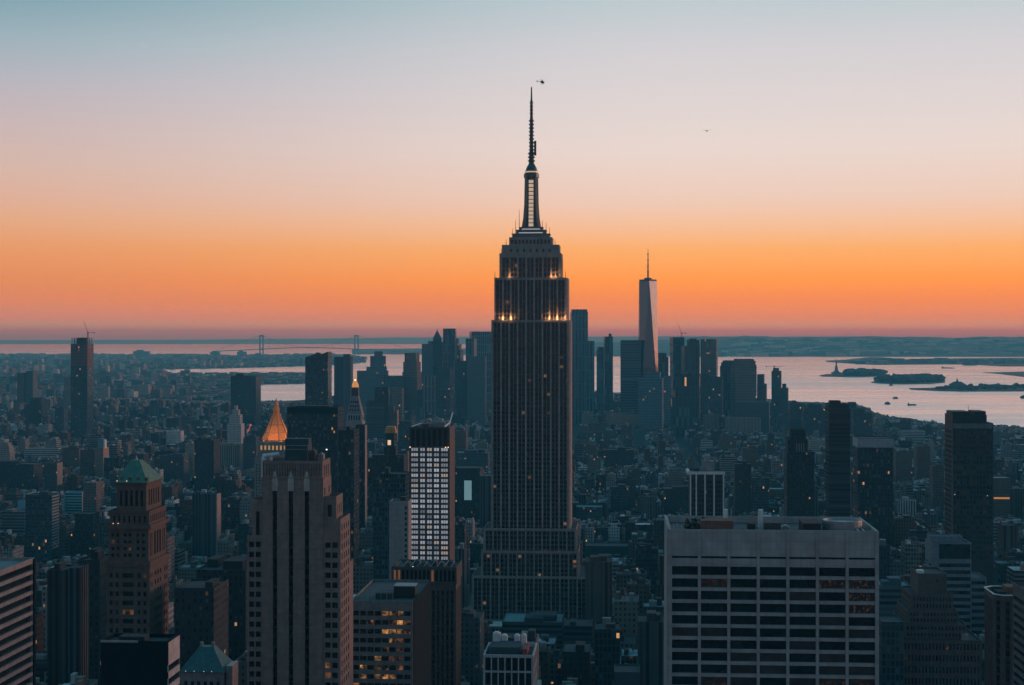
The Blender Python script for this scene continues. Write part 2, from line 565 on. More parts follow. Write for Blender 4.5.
# ------------------------------------------------------------------ rooftop pieces (parts of their building)
def bulkhead(root, x0, x1, y0, y1, z, h, tone=(0.12, 0.11, 0.1)):
    b = MB()
    b.box(x0, x1, y0, y1, z, z + h, 0, tone, bottom=False)
    return b.build('bulkhead', ROOF, root)
def water_tank(root, x, y, z, s=1.0):
    b = MB()
    for dx in (-1, 1):
        for dy in (-1, 1):
            b.bar((x + dx * 1.3 * s, y + dy * 1.3 * s, z), (x + dx * 1.3 * s, y + dy * 1.3 * s, z + 3 * s), 0.18 * s)
    legs = b.build('tank_stand', DARKM, root)
    t = MB()
    t.lathe([(2.1 * s, z + 3 * s), (2.0 * s, z + 7.2 * s), (2.25 * s, z + 7.2 * s), (0.1, z + 8.9 * s)], 12, (x, y))
    return t.build('water_tank', WOOD, root)
def cooling(root, x, y, z, w=3.5, d=5.0, h=2.6, mat=None):
    b = MB()
    b.box(x, x + w, y, y + d, z, z + h)
    b.lathe([(w * 0.3, z + h), (w * 0.3, z + h + 0.5)], 10, (x + w / 2, y + d * 0.3))
    b.lathe([(w * 0.3, z + h), (w * 0.3, z + h + 0.5)], 10, (x + w / 2, y + d * 0.7))
    return b.build('cooling_unit', mat or METAL, root)
def antenna(root, x, y, z, h, r=0.25):
    b = MB()
    b.bar((x, y, z), (x, y, z + h), r, 0, 6, r2=r * 0.4)
    return b.build('antenna', DARKM, root)
def lamp(root, x, y, z, r=0.6, mat=None, name='rooftop_lamp'):
    b = MB()
    b.lathe([(0.05, z), (r, z + r * 0.5), (r, z + r), (0.05, z + r * 1.6)], 8, (x, y))
    return b.build(name, mat or LAMPW, root)
def clutter(root, x0, x1, y0, y1, z, n, seed, tank=True):
    r = random.Random(seed)
    for k in range(n):
        w, d = min(r.uniform(3, 8), (x1 - x0) * 0.4), min(r.uniform(3, 8), (y1 - y0) * 0.4)
        x, y = r.uniform(x0, x1 - w), r.uniform(y0, y1 - d)
        t = r.choice([(0.1, 0.09, 0.085), (0.25, 0.25, 0.26), (0.06, 0.06, 0.065), (0.45, 0.45, 0.46)])
        if r.random() < 0.5:
            bulkhead(root, x, x + w, y, y + d, z, r.uniform(2.2, 5), t)
        else:
            cooling(root, x, y, z, w * 0.7, d, r.uniform(1.5, 3))
    if tank:
        water_tank(root, r.uniform(x0 + 3, x1 - 3), r.uniform(y0 + 3, y1 - 3), z, 1.0)

# ------------------------------------------------------------------ water, land, hills (structure)
def flat(name, pts, z, mat, skirt=3.0):
    b = MB()
    n = len(pts)
    ar = sum(pts[i][0] * pts[(i + 1) % n][1] - pts[(i + 1) % n][0] * pts[i][1] for i in range(n))
    if ar < 0:
        pts = list(reversed(pts))
    b.quad([(x, y, z) for x, y in pts])
    for i in range(n):
        p, q = pts[i], pts[(i + 1) % n]
        b.quad([(*p, z - skirt), (*q, z - skirt), (*q, z), (*p, z)])
    o = b.build(name, mat)
    import bmesh
    bm = bmesh.new()
    bm.from_mesh(o.data)
    bmesh.ops.triangulate(bm, faces=[f for f in bm.faces if len(f.verts) > 4])
    bm.to_mesh(o.data)
    bm.free()
    return tag(o, kind='structure')

def water_mat():
    t = NT('harbour_water')
    p = t.pos()
    t.b.inputs['Base Color'].default_value = (0.94, 0.97, 1.0, 1)
    t.b.inputs['Metallic'].default_value = 0.95
    big = t.noise(0.0016, t.scaled(p, 0.22, 1.0, 1.0), 5.0, 0.7)
    fine = t.noise(0.02, t.scaled(p, 1.0, 0.4, 1.0), 3.0)
    t.set(t.b.inputs['Roughness'], t.math('MULTIPLY_ADD', big, 0.54, 0.0))
    bp = t.n('ShaderNodeBump')
    bp.inputs['Strength'].default_value = 1.0
    bp.inputs['Distance'].default_value = 3.2
    t.set(bp.inputs['Height'], fine)
    t.t.links.new(bp.outputs[0], t.b.inputs['Normal'])
    return t.m
WATER = water_mat()
b = MB()
b.quad([(-74000, -2000, 0), (74000, -2000, 0), (74000, 74000, 0), (-74000, 74000, 0)])
tag(b.build('water', WATER), kind='structure')

HILLM = surf('wooded_hillside', (0.055, 0.06, 0.055), 0.95, var=0.95, scale=0.0045, streak=False)
LAND = surf('city_ground', (0.045, 0.047, 0.05), 0.95, var=0.5, scale=0.004, streak=False)
FARLAND = surf('far_land', (0.05, 0.06, 0.05), 0.95, var=0.5, scale=0.002, streak=False)
TREES = surf('tree_mass_leaves', (0.022, 0.032, 0.026), 0.95, var=0.6, scale=0.05, streak=False)
ASPH = surf('asphalt', (0.045, 0.046, 0.05), 0.9, var=0.3, scale=0.08, streak=False)
PAVE = surf('pavement_stone', (0.16, 0.16, 0.16), 0.9, var=0.3, scale=0.1, streak=False)

MAN = [(-3000, -1500), (-3000, 2000)] + [G(*p) for p in [(-600, 412), (-150, 410.5), (0, 407.5), (120, 404.5), (165, 402.5), (250, 403), (290, 401), (340, 398), (380, 394), (470, 392), (560, 392), (640, 393), (720, 396),
       (780, 400), (800, 402), (850, 404), (868, 409), (878, 415), (905, 420.5), (940, 424), (985, 427), (1030, 429), (1090, 434), (1200, 452), (1330, 500)]] + [(1500, 1500), (1500, -1500)]
flat('ground', MAN, 1.5, ASPH)
BRK = [(-600, 405), (0, 404), (150, 402.2), (165, 401.6), (236, 400.2), (250, 395), (250, 391), (232, 389.2), (200, 388.6), (199, 387.2), (235, 386.4), (260, 384.6), (310, 383.5), (322, 380), (318, 376), (290, 374),
       (200, 374.4), (166, 374.4), (158, 371.5), (166, 369.5), (215, 368.6), (300, 366.5), (350, 364.5), (366, 362), (364, 358), (350, 355.6), (330, 354.2), (300, 354.6), (262, 355), (240, 356), (200, 354.8), (100, 354.4), (0, 354.4), (-600, 355)]
flat('far_shore_ground', [G(*p) for p in BRK], 2.0, FARLAND)

def hill(name, px0, px1, D0, D1, prof, nx=90, ny=14, seed=3, mat=FARLAND, edge=None):
    """a ridge: prof(px) = crest row in the picture, met half way back"""
    b = MB()
    r = random.Random(seed)
    ph = [r.uniform(0, 6.28) for _ in range(8)]
    g = []
    for j in range(ny + 1):
        v = j / ny
        row = []
        for i in range(nx + 1):
            px = px0 + (px1 - px0) * i / nx
            d0 = D0 if edge is None else H * F / (edge(px) - HY)
            D = d0 + (D1 - d0) * v
            crest = Z(prof(px), d0 + (D1 - d0) * 0.55)
            s = sin(pi * min(1, v / 1.1)) ** 0.8 if v < 0.6 else sin(pi * min(1, v / 1.1)) ** 0.8
            n = 1 + 0.03 * sin(px * 0.043 + ph[0] + v * 5) + 0.03 * sin(px * 0.11 + ph[1] - v * 9) + 0.025 * sin(px * 0.31 + ph[2] + v * 13)
            row.append((X(px, D), D, max(-2.0, crest * s * n if 0 < j < ny else -2.0)))
        g.append(row)
    for j in range(ny):
        for i in range(nx):
            b.quad([g[j][i], g[j][i + 1], g[j + 1][i + 1], g[j + 1][i]])
    o = b.build(name, mat)
    for p in o.data.polygons:
        p.use_smooth = True
    return tag(o, kind='structure')

def lerp(tab):
    def f(x):
        if x <= tab[0][0]:
            return tab[0][1]
        for (a, p), (c, q) in zip(tab, tab[1:]):
            if x <= c:
                return p + (q - p) * (x - a) / (c - a)
        return tab[-1][1]
    return f
# the ridge on the horizon, the near shore across the bay with its wooded hill
hill('far_ridge_hills', -700, 900, 52000, 66000, lerp([(-700, 340.4), (0, 340.2), (200, 339.6), (280, 338.8), (350, 338.2), (420, 337.4), (470, 336.8), (600, 336.4), (900, 336.6)]), seed=4)
hill('bay_shore_hills', 352, 1900, 20500, 29500, lerp([(352, 349.2), (480, 348.5), (520, 346), (575, 343.5), (620, 342), (655, 340), (690, 337.2), (740, 336.6), (800, 336.8), (880, 337.0), (1024, 337.0), (1900, 337)]), nx=150, seed=6, mat=HILLM,
     edge=lerp([(352, 354.4), (420, 354.6), (500, 355.5), (600, 356.6), (700, 356.6), (830, 356.6), (1024, 357), (1900, 357)]))
flat('bay_peninsula', [G(*p) for p in [(826, 361), (846, 360), (870, 357.3), (884, 357.6), (892, 359.6), (915, 359.8), (960, 358.6), (1010, 358.2), (1400, 358), (1900, 358), (1900, 367), (1100, 366.5), (1003, 366.4), (966, 364.4), (920, 364.6), (875, 365), (844, 363.2), (826, 361.8)]], 4.0, FARLAND)

# ------------------------------------------------------------------ city pieces shared by many
def simple(name, label, px0, px1, top, D, depth, low, tone='slate', st='P', cat='skyscraper', tiers=None, rot=GRID, bulk=0, short=None, group=None, rtone=None, ant=0, seed=None, shift=0.0):
    """a far or plain building: wall tiers with drawn windows, roofs, roof huts. tiers = [(x0 frac, x1 frac, top row)] from the widest up"""
    root, w = site(name, label, cat, px0, px1, D, top, low, group, rot, short)
    tn = TONE[tone] if isinstance(tone, str) else tone
    t = Tower(root, FAC[st], tn)
    tiers = tiers or [(0, 1, top)]
    z0 = 0.0
    for i, tr in enumerate(tiers):
        a, c, row = tr[:3]
        ins = depth * 0.5 * (1 - (c - a)) * 0.8
        z1 = Z(row, D)
        t.tier(-w / 2 + a * w, -w / 2 + c * w, ins, depth - ins, z0, z1, rtone=rtone or (0.07, 0.075, 0.08), par=0.9)
        z0 = z1 - 0.9 if i + 1 < len(tiers) else z1
    t.done()
    a, c, row = tiers[-1][:3]
    z1 = Z(row, D) - 0.9
    r = random.Random(seed if seed is not None else int(px0 * 7 + top))
    xa, xb = -w / 2 + a * w + 1.5, -w / 2 + c * w - 1.5
    ins = depth * 0.5 * (1 - (c - a)) * 0.8 + 1.5
    for k in range(bulk):
        ww = (xb - xa) * r.uniform(0.2, 0.5)
        x = r.uniform(xa, xb - ww)
        y = r.uniform(ins, ins + (depth - 2 * ins) * 0.4)
        bulkhead(root, x, x + ww, y, y + (depth - 2 * ins) * 0.5, z1, r.uniform(2.5, 5.5) * max(1, D / 2600), tuple(q * 0.8 for q in tn))
    if ant:
        antenna(root, r.uniform(xa, xb), depth * 0.5, z1, ant, 0.3 * max(1, D / 2500))
    return root, w

def crane(label, px, base_row, tip_px, tip_row, D, foot_z, back=0.3):
    """a luffing tower crane on a tower under construction"""
    o = empty('tower_crane', (X(px, D), D + 12, foot_z), 0)
    tag(o, label, 'crane')
    s = F / D                                        # px per metre
    hz = Z(base_row, D) - foot_z
    t = 0.5 * D / F
    m = MB()
    for dx in (-t, t):
        for dy in (-t, t):
            m.bar((dx, dy, 0), (dx, dy, hz), t * 0.28)
    k = 0.0
    i = 0
    while k < hz - 2 * t:
        sg = 1 if i % 2 else -1
        m.bar((-t * sg, -t, k), (t * sg, -t, k + 2 * t), t * 0.2)
        m.bar((-t, -t * sg, k), (-t, t * sg, k + 2 * t), t * 0.2)
        k += 2 * t
        i += 1
    m.build('mast', DARKM, o)
    cab = MB()
    cab.box(-t * 1.2, t * 1.2, -t * 1.2, t * 1.2, hz, hz + 2.2 * t)
    cab.build('cab', DARKM, o)
    tip = Vector((X(tip_px, D) - X(px, D), 0, Z(tip_row, D) - foot_z))
    st = Vector((0, 0, hz + t))
    j = MB()
    d = (tip - st)
    up = Vector((-d.z, 0, d.x)).normalized() * t * 0.55
    if up.z < 0:
        up = -up
    j.bar(st - up, tip, t * 0.22)
    j.bar(st + up, tip, t * 0.22)
    for q in range(8):
        a = st + d * (q / 8)
        c = st + d * ((q + 0.5) / 8)
        j.bar(a - up * (1 - q / 8), c + up * (1 - q / 8), t * 0.14)
    j.build('jib', DARKM, o)
    cj = MB()
    bk = st - Vector((d.x, 0, 0)).normalized() * d.length * back
    cj.bar(st, bk, t * 0.4)
    cj.box(bk.x - t, bk.x + t, -t, t, bk.z - 1.5 * t, bk.z + t * 0.6)
    cj.build('counterweight', DARKM, o)
    return o

# ================================================================== the tall landmark tower in the middle
def pairs(L, n, frac, gap, m0=0.0, off=0.0):
    out = []
    for a, c in spans(L, n, frac, m0, off=off):
        mid = (a + c) / 2
        out += [(a, mid - gap / 2), (mid + gap / 2, c)]
    return out

LIME = surf('limestone', (0.32, 0.265, 0.24), 0.85, var=0.22, scale=0.15)
STRIP = strip_mat('tall_window_strip', spandrel=(0.085, 0.072, 0.066), lit_p=0.014)

def landmark():
    root, w = site('art_deco_skyscraper', 'tallest stepped stone tower in the middle with tiered crown, glowing mast and needle spire', 'skyscraper', 467.4, 590.4, 1285, 85, 622, None, GRID, 'spired tower')
    SEEN.append((493, 572, 85, 622, 1300, None))
    t = Tower(root, [LIME], TONE['lime'], budget=96)
    def st(L, n, z0, z1, m=1.2, frac=0.84, gap=0.36, top=2.0):
        return (pairs(L, n, frac, gap, m), [(z0 + 0.5, z1 - top)], 1.0, STRIP, 0, None)
    # wide low tiers
    t.tier(-53, 53, 0, 62, 0, 28, st(106, 15, 4, 27), st(62, 9, 4, 27), st(62, 9, 4, 27))
    t.tier(-46.8, 46.8, 7, 58, 27, 66, st(93.6, 13, 27, 66), st(51, 7, 27, 66), st(51, 7, 27, 66))
    t.tier(-39.6, 39.6, 11, 57, 65, 86, st(79.2, 11, 65, 86), st(46, 6, 65, 86), st(46, 6, 65, 86))
    t.tier(-37.8, 37.8, 12.5, 57, 85, 104, st(75.6, 11, 85, 104), st(44.5, 6, 85, 104), st(44.5, 6, 85, 104))
    # the shaft: outer wings and a centre that stands a little back
    t.tier(-31.6, 31.6, 15, 56, 103, 273, st(63.2, 9, 103, 273), st(41, 6, 103, 273), st(41, 6, 103, 273))
    t.tier(-29.3, 29.3, 17.2, 54, 272, 307.5, st(58.6, 9, 272, 307.5, 0.8), st(36.8, 5, 272, 307.5), st(36.8, 5, 272, 307.5))
    xs = pairs(50.6, 7, 0.78, 0.42, 1.5)
    t.tier(-25.3, 25.3, 19.2, 51.5, 306.5, 327.5, (xs, [(307, 324)], 0.7, STRIP, 0, None), st(32.3, 4, 307, 326), st(32.3, 4, 307, 326))
    t.tier(-23.4, 23.4, 20.5, 50, 326.5, 334.5, (spans(46.8, 7, 0.3, 5), [(328.5, 331)], 0.4, GLASS, 0, None), None, None)
    t.tier(-17.6, 17.6, 23, 48, 333.5, 340.8, (spans(35.2, 11, 0.6, 1), [(335.5, 338.8)], 0.4, GLASS, 0, None), None, None)
    t.done()
    PIER = surf('pale_limestone_pier', (0.40, 0.325, 0.295), 0.85, var=0.2, scale=0.15)
    for L, n, y, z0, z1 in ((63.2, 9, 15, 104.5, 272.6), (58.6, 9, 17.2, 273, 307.2)):
        m_, p_ = (1.2 if n == 9 and L > 60 else 0.8), 0
        bay = (L - 2 * m_) / n
        for q in range(1, n):
            pr = MB()
            xx = -L / 2 + m_ + bay * q
            pr.box(xx - 0.62, xx + 0.62, y - 0.75, y - 0.004, z0, z1)
            pr.build('pier', PIER, root)
    ch = MB()                                        # a corner chamfer added to catch the afterglow
    for hw_, y0, y1, z0, z1 in ((31.6, 15, 55.9, 103, 272.6), (29.3, 17.2, 53.9, 272.1, 307.2)):
        ch.prism([(hw_ + 0.004, y0 + 0.1), (hw_ + 1.3, y0 + 1.5), (hw_ + 1.3, y1), (hw_ + 0.004, y1)], z0, z1)
    ch.build('corner_pier', LIME, root)
    cr = MB()
    cy0 = 35.5
    for hw, z0, z1 in ((15.2, 340, 344), (12.2, 343.5, 347.2), (9.6, 347, 349.6)):
        o8 = [(-hw, cy0 - hw * 0.55), (-hw * 0.6, cy0 - hw * 0.8), (hw * 0.6, cy0 - hw * 0.8), (hw, cy0 - hw * 0.55), (hw, cy0 + hw * 0.55), (hw * 0.6, cy0 + hw * 0.8), (-hw * 0.6, cy0 + hw * 0.8), (-hw, cy0 + hw * 0.55)]
        cr.prism(o8, z0, z1 - 0.6)
        cr.prism([(x * 1.04, cy0 + (y - cy0) * 1.04) for x, y in o8], z1 - 0.6, z1)
    cr.build('crown', surf('crown_metal', (0.16, 0.18, 0.19), 0.45, metallic=0.3), root)
    # glowing lines where the crown steps back
    for hw, z in ((14.0, 344.05), (10.6, 347.25)):
        gl = MB()
        gl.box(-hw * 0.7, hw * 0.7, cy0 - hw * 0.8 - 0.6, cy0 - hw * 0.8 - 0.2, z + 0.1, z + 0.7)
        gl.build('crown_light', lit('crown_glow', (0.9, 0.92, 1.0), 0.45), root)
    # the mast: tapering drum with four fins, dome, ringed antenna
    ms = MB()
    ms.lathe([(7.2, 349), (6.2, 356), (5.4, 366), (4.9, 378), (4.7, 390)], 16, (0, cy0))
    for ang in (pi / 4, 3 * pi / 4, 5 * pi / 4, 7 * pi / 4):
        c, s = cos(ang), sin(ang)
        for (r0, z0), (r1, z1) in (((9.8, 349), (8.0, 357)), ((8.0, 357), (6.9, 368)), ((6.9, 368), (6.3, 391))):
            p = [(c * 4 - s * 1.3, cy0 + s * 4 + c * 1.3), (c * 4 + s * 1.3, cy0 + s * 4 - c * 1.3), (c * r0 + s * 1.3, cy0 + s * r0 - c * 1.3), (c * r0 - s * 1.3, cy0 + s * r0 + c * 1.3)]
            q = [(c * 4 - s * 1.3, cy0 + s * 4 + c * 1.3), (c * 4 + s * 1.3, cy0 + s * 4 - c * 1.3), (c * r1 + s * 1.3, cy0 + s * r1 - c * 1.3), (c * r1 - s * 1.3, cy0 + s * r1 + c * 1.3)]
            ms.prism(p[::-1], z0, z1, 0, top=q[::-1])
    mast = ms.build('mast', surf('mast_metal', (0.13, 0.135, 0.14), 0.4, metallic=0.4), root)
    for k in range(12):
        z = 350 + k * 3.25
        m = MB()
        yy = cy0 - (7.3 - min(1, k / 8) * 2.3) - 0.25
        m.box(-1.9, 1.9, yy, yy + 0.4, z, z + 2.5)
        m.build('mast_window', lit('mast_glow', (1.0, 0.74, 0.55), 0.5), mast)
    dm = MB()
    dm.lathe([(5.4, 390), (6.4, 390.6), (6.4, 393.6), (5.6, 394), (5.6, 396.2), (4.9, 396.4), (4.3, 398.6), (3.2, 400.6), (2.4, 402)], 16, (0, cy0))
    dm.build('dome', surf('dome_metal', (0.1, 0.11, 0.12), 0.35, metallic=0.5), root)
    dl = MB()
    dl.lathe([(5.75, 394.6), (5.75, 395.7)], 16, (0, cy0))
    dl.build('dome_light', lit('dome_glow', (1.0, 0.75, 0.55), 0.5), root)
    an = MB()
    an.lathe([(2.3, 402), (2.0, 406), (2.0, 412)], 10, (0, cy0))
    for z in range(404, 440, 3):
        r = 2.9 if z < 413 else 2.15
        an.lathe([(r, z), (r, z + 1.1)], 10, (0, cy0))
        an.lathe([(0.3, z - 0.01), (r, z)], 10, (0, cy0))
    an.lathe([(1.5, 412), (1.35, 440), (1.15, 441), (1.0, 454), (0.75, 455), (0.5, 465.5)], 8, (0, cy0))
    for z in range(443, 454, 3):
        an.lathe([(1.5, z), (1.5, z + 1.0)], 8, (0, cy0))
    an.box(2.2, 4.0, cy0 - 1, cy0 + 1, 409, 421)
    an.build('spire', surf('spire_metal', (0.09, 0.095, 0.1), 0.5, metallic=0.3), root)
    for x, y, z, h in ((-29, 20, 306.6, 6), (28.6, 20, 306.6, 6), (-24, 22, 326.6, 5), (24, 22, 326.6, 7), (-15, 25, 340, 8), (15.5, 25, 340, 9), (-12.5, 27, 344, 11), (12.5, 27, 344, 9), (-9.6, 28, 347, 17), (9.4, 28, 347, 8), (20, 23, 334, 5), (-20, 23, 334, 5)):
        antenna(root, x, y, z, h, 0.3)
    for x, y, z in ((-22.5, 16.1, 272.2), (-15.2, 16.1, 272.2), (15.2, 16.1, 272.2), (21.5, 16.1, 272.2), (27.5, 16.1, 272.2), (-16.5, 18.2, 306.7), (17.5, 18.2, 306.7), (20.5, 18.2, 306.7)):
        f = lamp(root, x, y, z, 0.5, LAMPW, 'floodlight')
        li = bpy.data.lights.new('floodlight_bulb', 'POINT')
        li.energy, li.color, li.shadow_soft_size = 1500 if z < 300 else 800, (1.0, 0.5, 0.2), 0.5
        lo = bpy.data.objects.new('floodlight_bulb', li)
        COL.objects.link(lo)
        lo.parent = root
        lo.location = (x, y - 1.2, z + 2.2)
landmark()

# ================================================================== near towers
def striped_slab():
    D = 480
    root, w = site('office_slab', 'office slab with slanting pale floor bands at the lower left edge of the view', 'office tower', -140, -38, D, 557, 700, None, GRID, 'lower left slab')
    SEEN.append((-38, 37, 557, 700, D, None))
    zt = Z(557, 540)
    t = Tower(root, [surf('banded_concrete', (0.27, 0.25, 0.25), 0.8)], TONE['lime'])
    rows = spans(zt - 1.2 - 92, 27, 0.64, 0, 0, 92)
    t.tier(-w / 2, w / 2, 0, 60, 0, zt, None, ([(1.0, 58.4)], rows, 0.9, GLASS, 0.0, None), None, par=1.0, rtone=(0.2, 0.23, 0.25))
    t.done()
    pl = MB()
    pl.box(w / 2 + 0.003, w / 2 + 0.5, 58.6, 60, 60, zt - 0.2)
    pl.build('corner_pier', BLACKM, root)
    for k in range(3):
        bulkhead(root, -w / 2 + 4 + k * 8, -w / 2 + 10 + k * 8, 12 + k * 9, 20 + k * 9, zt - 1, 2.4, (0.2, 0.2, 0.2))
striped_slab()

def black_slab():
    D = 480
    root, w = site('dark_office_block', 'plain black office block with a pale side wall, in front of the green roofed tower', 'office tower', 100, 168, D, 640, 700, None, GRID, 'plain black block')
    SEEN.append((168, 178, 640, 700, D, None))
    zt = Z(641, D)
    t = Tower(root, [BLACKM], TONE['dark'])
    t.tier(-w / 2, w / 2, 0, 12.2, 0, zt, (spans(w, 9, 0.82, 0.6), spans(60, 15, 0.55, 3, 8, zt - 68), 0.25, glass('black_glass', (0.004, 0.007, 0.009), 0.2), 0, None), None, None, rtone=(0.035, 0.05, 0.055))
    t.done()
    sw = Tower(root, [surf('pale_panel', (0.5, 0.45, 0.44), 0.8)], TONE['pale'])
    rows = [(zt - 7.2 - 4.0 * k - 2.0, zt - 7.2 - 4.0 * k) for k in range(12)]
    sw.face((w / 2 + 0.35, 0.0), pi / 2, 12.2, zt - 60, zt - 0.3, ([(0.0, 12.2)], rows[::-1], 0.3, GLASS, 0, None))
    sw.done('side_wall')
    rail = MB()
    rail.box(-w / 2, w / 2 - 9, -0.3, 0.1, zt - 0.5, zt + 0.15)
    rail.build('roof_rail', METAL, root)
    bulkhead(root, -6, 2, 4, 9, zt - 1.1, 1.6, (0.02, 0.03, 0.034))
black_slab()

def small_green_roof():
    D = 650
    root, w = site('hip_roofed_building', 'low building with a dark green copper hip roof beside the plain black block', 'building', 180, 224, D, 645, 700, None, GRID, 'small hip roof')
    t = Tower(root, [surf('grey_stone', (0.24, 0.23, 0.23), 0.85)], TONE['grey'])
    ze, zr = Z(672, D), Z(646, D + 8)
    t.tier(-w / 2, w / 2, 0, 17, 0, ze, (spans(w, 6, 0.5, 1), spans(30, 8, 0.5, 1, 2, ze - 31), 0.35, GLASS, 0.05, DIM), (spans(17, 5, 0.5, 1), spans(30, 8, 0.5, 1, 2, ze - 31), 0.35, GLASS, 0.05, DIM), None, roof=False)
    t.done()
    rf = MB()
    h = w / 2 + 0.5
    rf.prism([(-h, -0.5), (h, -0.5), (h, 17.5), (-h, 17.5)], ze, zr, 0, top=[(-3.0, 6.5), (3.0, 6.5), (3.0, 10.5), (-3.0, 10.5)])
    rf.build('hip_roof', surf('dark_copper', (0.05, 0.15, 0.155), 0.6, var=0.3, scale=0.5), root)
    for x in (-2.5, 2.2):
        b = MB()
        b.box(x - 0.5, x + 0.7, 8, 9, zr, zr + 1.6)
        b.build('chimney', METAL, root)
    for x in (-6.5, -3.0, 1.0, 4.2):
        lamp(root, x, -0.9, ze + 0.3, 0.2, lit('soft_white', (0.9, 0.95, 1.0), 0.5), 'eave_lamp')
    g = MB()
    g.box(h, h + 2.6, 2, 12, ze - 8, ze + 2.2)
    g.build('side_bay', METAL, root)
small_green_roof()

def green_roof_tower():
    D, k = 800, 0.5
    root, w = site('copper_roofed_tower', 'brown stepped stone tower with a pointed green copper roof behind the plain black block', 'skyscraper', 106, 150, D, 461, 640, None, GRID, 'green roofed tower')
    SEEN.append((150, 169, 461, 640, D, None))
    wall = surf('brown_stone', (0.13, 0.095, 0.08), 0.9, joint=1.8)
    t = Tower(root, [wall], TONE['brown'], budget=100)
    z = lambda y: Z(y, D)
    d = 33
    hw = w / 2
    # main shaft
    xs = [(1.6, 3.2), (4.6, 6.2), (8.2, 13.8), (15.8, 17.4), (18.8, 20.4)]
    rs = spans(z(568) - z(690), 13, 0.52, 0, 1.5, z(690))
    xr = spans(6, 2, 0.5, 0.6) + [(9.0, 11.2), (13.6, 15.8), (18.0, 20.2)] + spans(7, 2, 0.5, 0, 0, 24.6)
    t.tier(-hw, hw, 0, d, 0, z(565), (xs, rs, 0.5, GLASS, 0.03, DIM), (xr, rs, 0.6, GLASS, 0.01, DIM), None)
    t.tier(-hw - 0.5, hw + 0.5, -0.5, d + 0.5, z(565) - 1, z(561), None, None, None, roof=False)
    # upper shaft with tall arched openings
    ru = spans(z(531) - z(560), 4, 0.5, 0.5, 0.5, z(560))
    t.tier(-hw + 0.8, hw - 0.8, 1, d - 1.5, z(562), z(529), ([(1.3, 2.9), (4.1, 5.5)] + [(7.6, 9.2), (10.0, 11.6)] + [(14.2, 15.7), (17.0, 18.6)], ru, 0.6, GLASS, 0.02, DIM),
           ([(2, 3.4), (5, 6.4)] + [(9.5, 12.2), (14.0, 16.7), (18.5, 21.2)] + [(24.0, 25.4), (27, 28.4)], [(z(557), z(534))], 0.8, GLASS, 0, None), None)
    # balustraded shoulder
    t.tier(-hw - 0.4, hw + 0.6, -0.3, d + 0.2, z(529), z(525), None, None, None)
    t.tier(-hw + 1.2, hw - 0.6, 1.4, d - 2, z(526), z(513), (spans(w - 1.8, 7, 0.4, 1), [(z(523), z(516))], 0.4, GLASS, 0.05, DIM), (spans(d - 3.4, 8, 0.4, 1), [(z(523), z(516))], 0.4, GLASS, 0, None), None)
    t.tier(-hw + 0.6, hw - 0.2, 0.9, d - 1.5, z(513), z(511), None, None, None)
    # lantern storey
    t.tier(-hw + 4.2, hw - 2.6, 3, d - 4, z(512), z(485), (spans(w - 6.8, 5, 0.5, 1), [(z(507), z(491))], 0.9, GLASS, 0, None), (spans(d - 7, 5, 0.5, 3), [(z(507), z(491))], 0.9, GLASS, 0, None), None, roof=False)
    t.tier(-hw + 3.6, hw - 2.0, 2.4, d - 3.4, z(485), z(483), None, None, None, roof=False)
    t.done()
    rf = MB()
    rf.prism([(-hw + 3.4, 2.2), (hw - 1.8, 2.2), (hw - 1.8, d - 3.2), (-hw + 3.4, d - 3.2)], z(483), z(462), 0, top=[(-2.4, 12), (2.2, 12), (2.2, 17), (-2.4, 17)])
    roof = rf.build('copper_roof', surf('green_copper', (0.075, 0.19, 0.15), 0.65, var=0.3, scale=0.5), root)
    fl = MB()
    fl.lathe([(0.6, z(462)), (0.3, z(462) + 1.5), (0.05, z(462) + 2.5)], 8, (0, 14))
    fl.build('finial', METAL, roof)
    dr = random.Random(2)
    for i in range(4):
        b = MB()
        x = -hw + 6 + i * 4.2
        b.box(x, x + 1.3, 3.2, 5.5, z(483), z(483) + 2.4)
        b.build('dormer', wall, roof)
    for x, zz in ((-hw + 4.6, z(482)), (-hw + 9.5, z(482)), (-hw + 3.5, z(524)), (-hw + 6, z(524)), (-hw + 4, z(563)), (-hw + 8, z(563)), (hw - 6, z(563)), (hw - 3, z(563))):
        lamp(root, x, -0.2 if zz < z(500) else 2.6, zz, 0.32, lit('soft_lamp', (1.0, 0.7, 0.5), 0.9), 'cornice_lamp')
green_roof_tower()

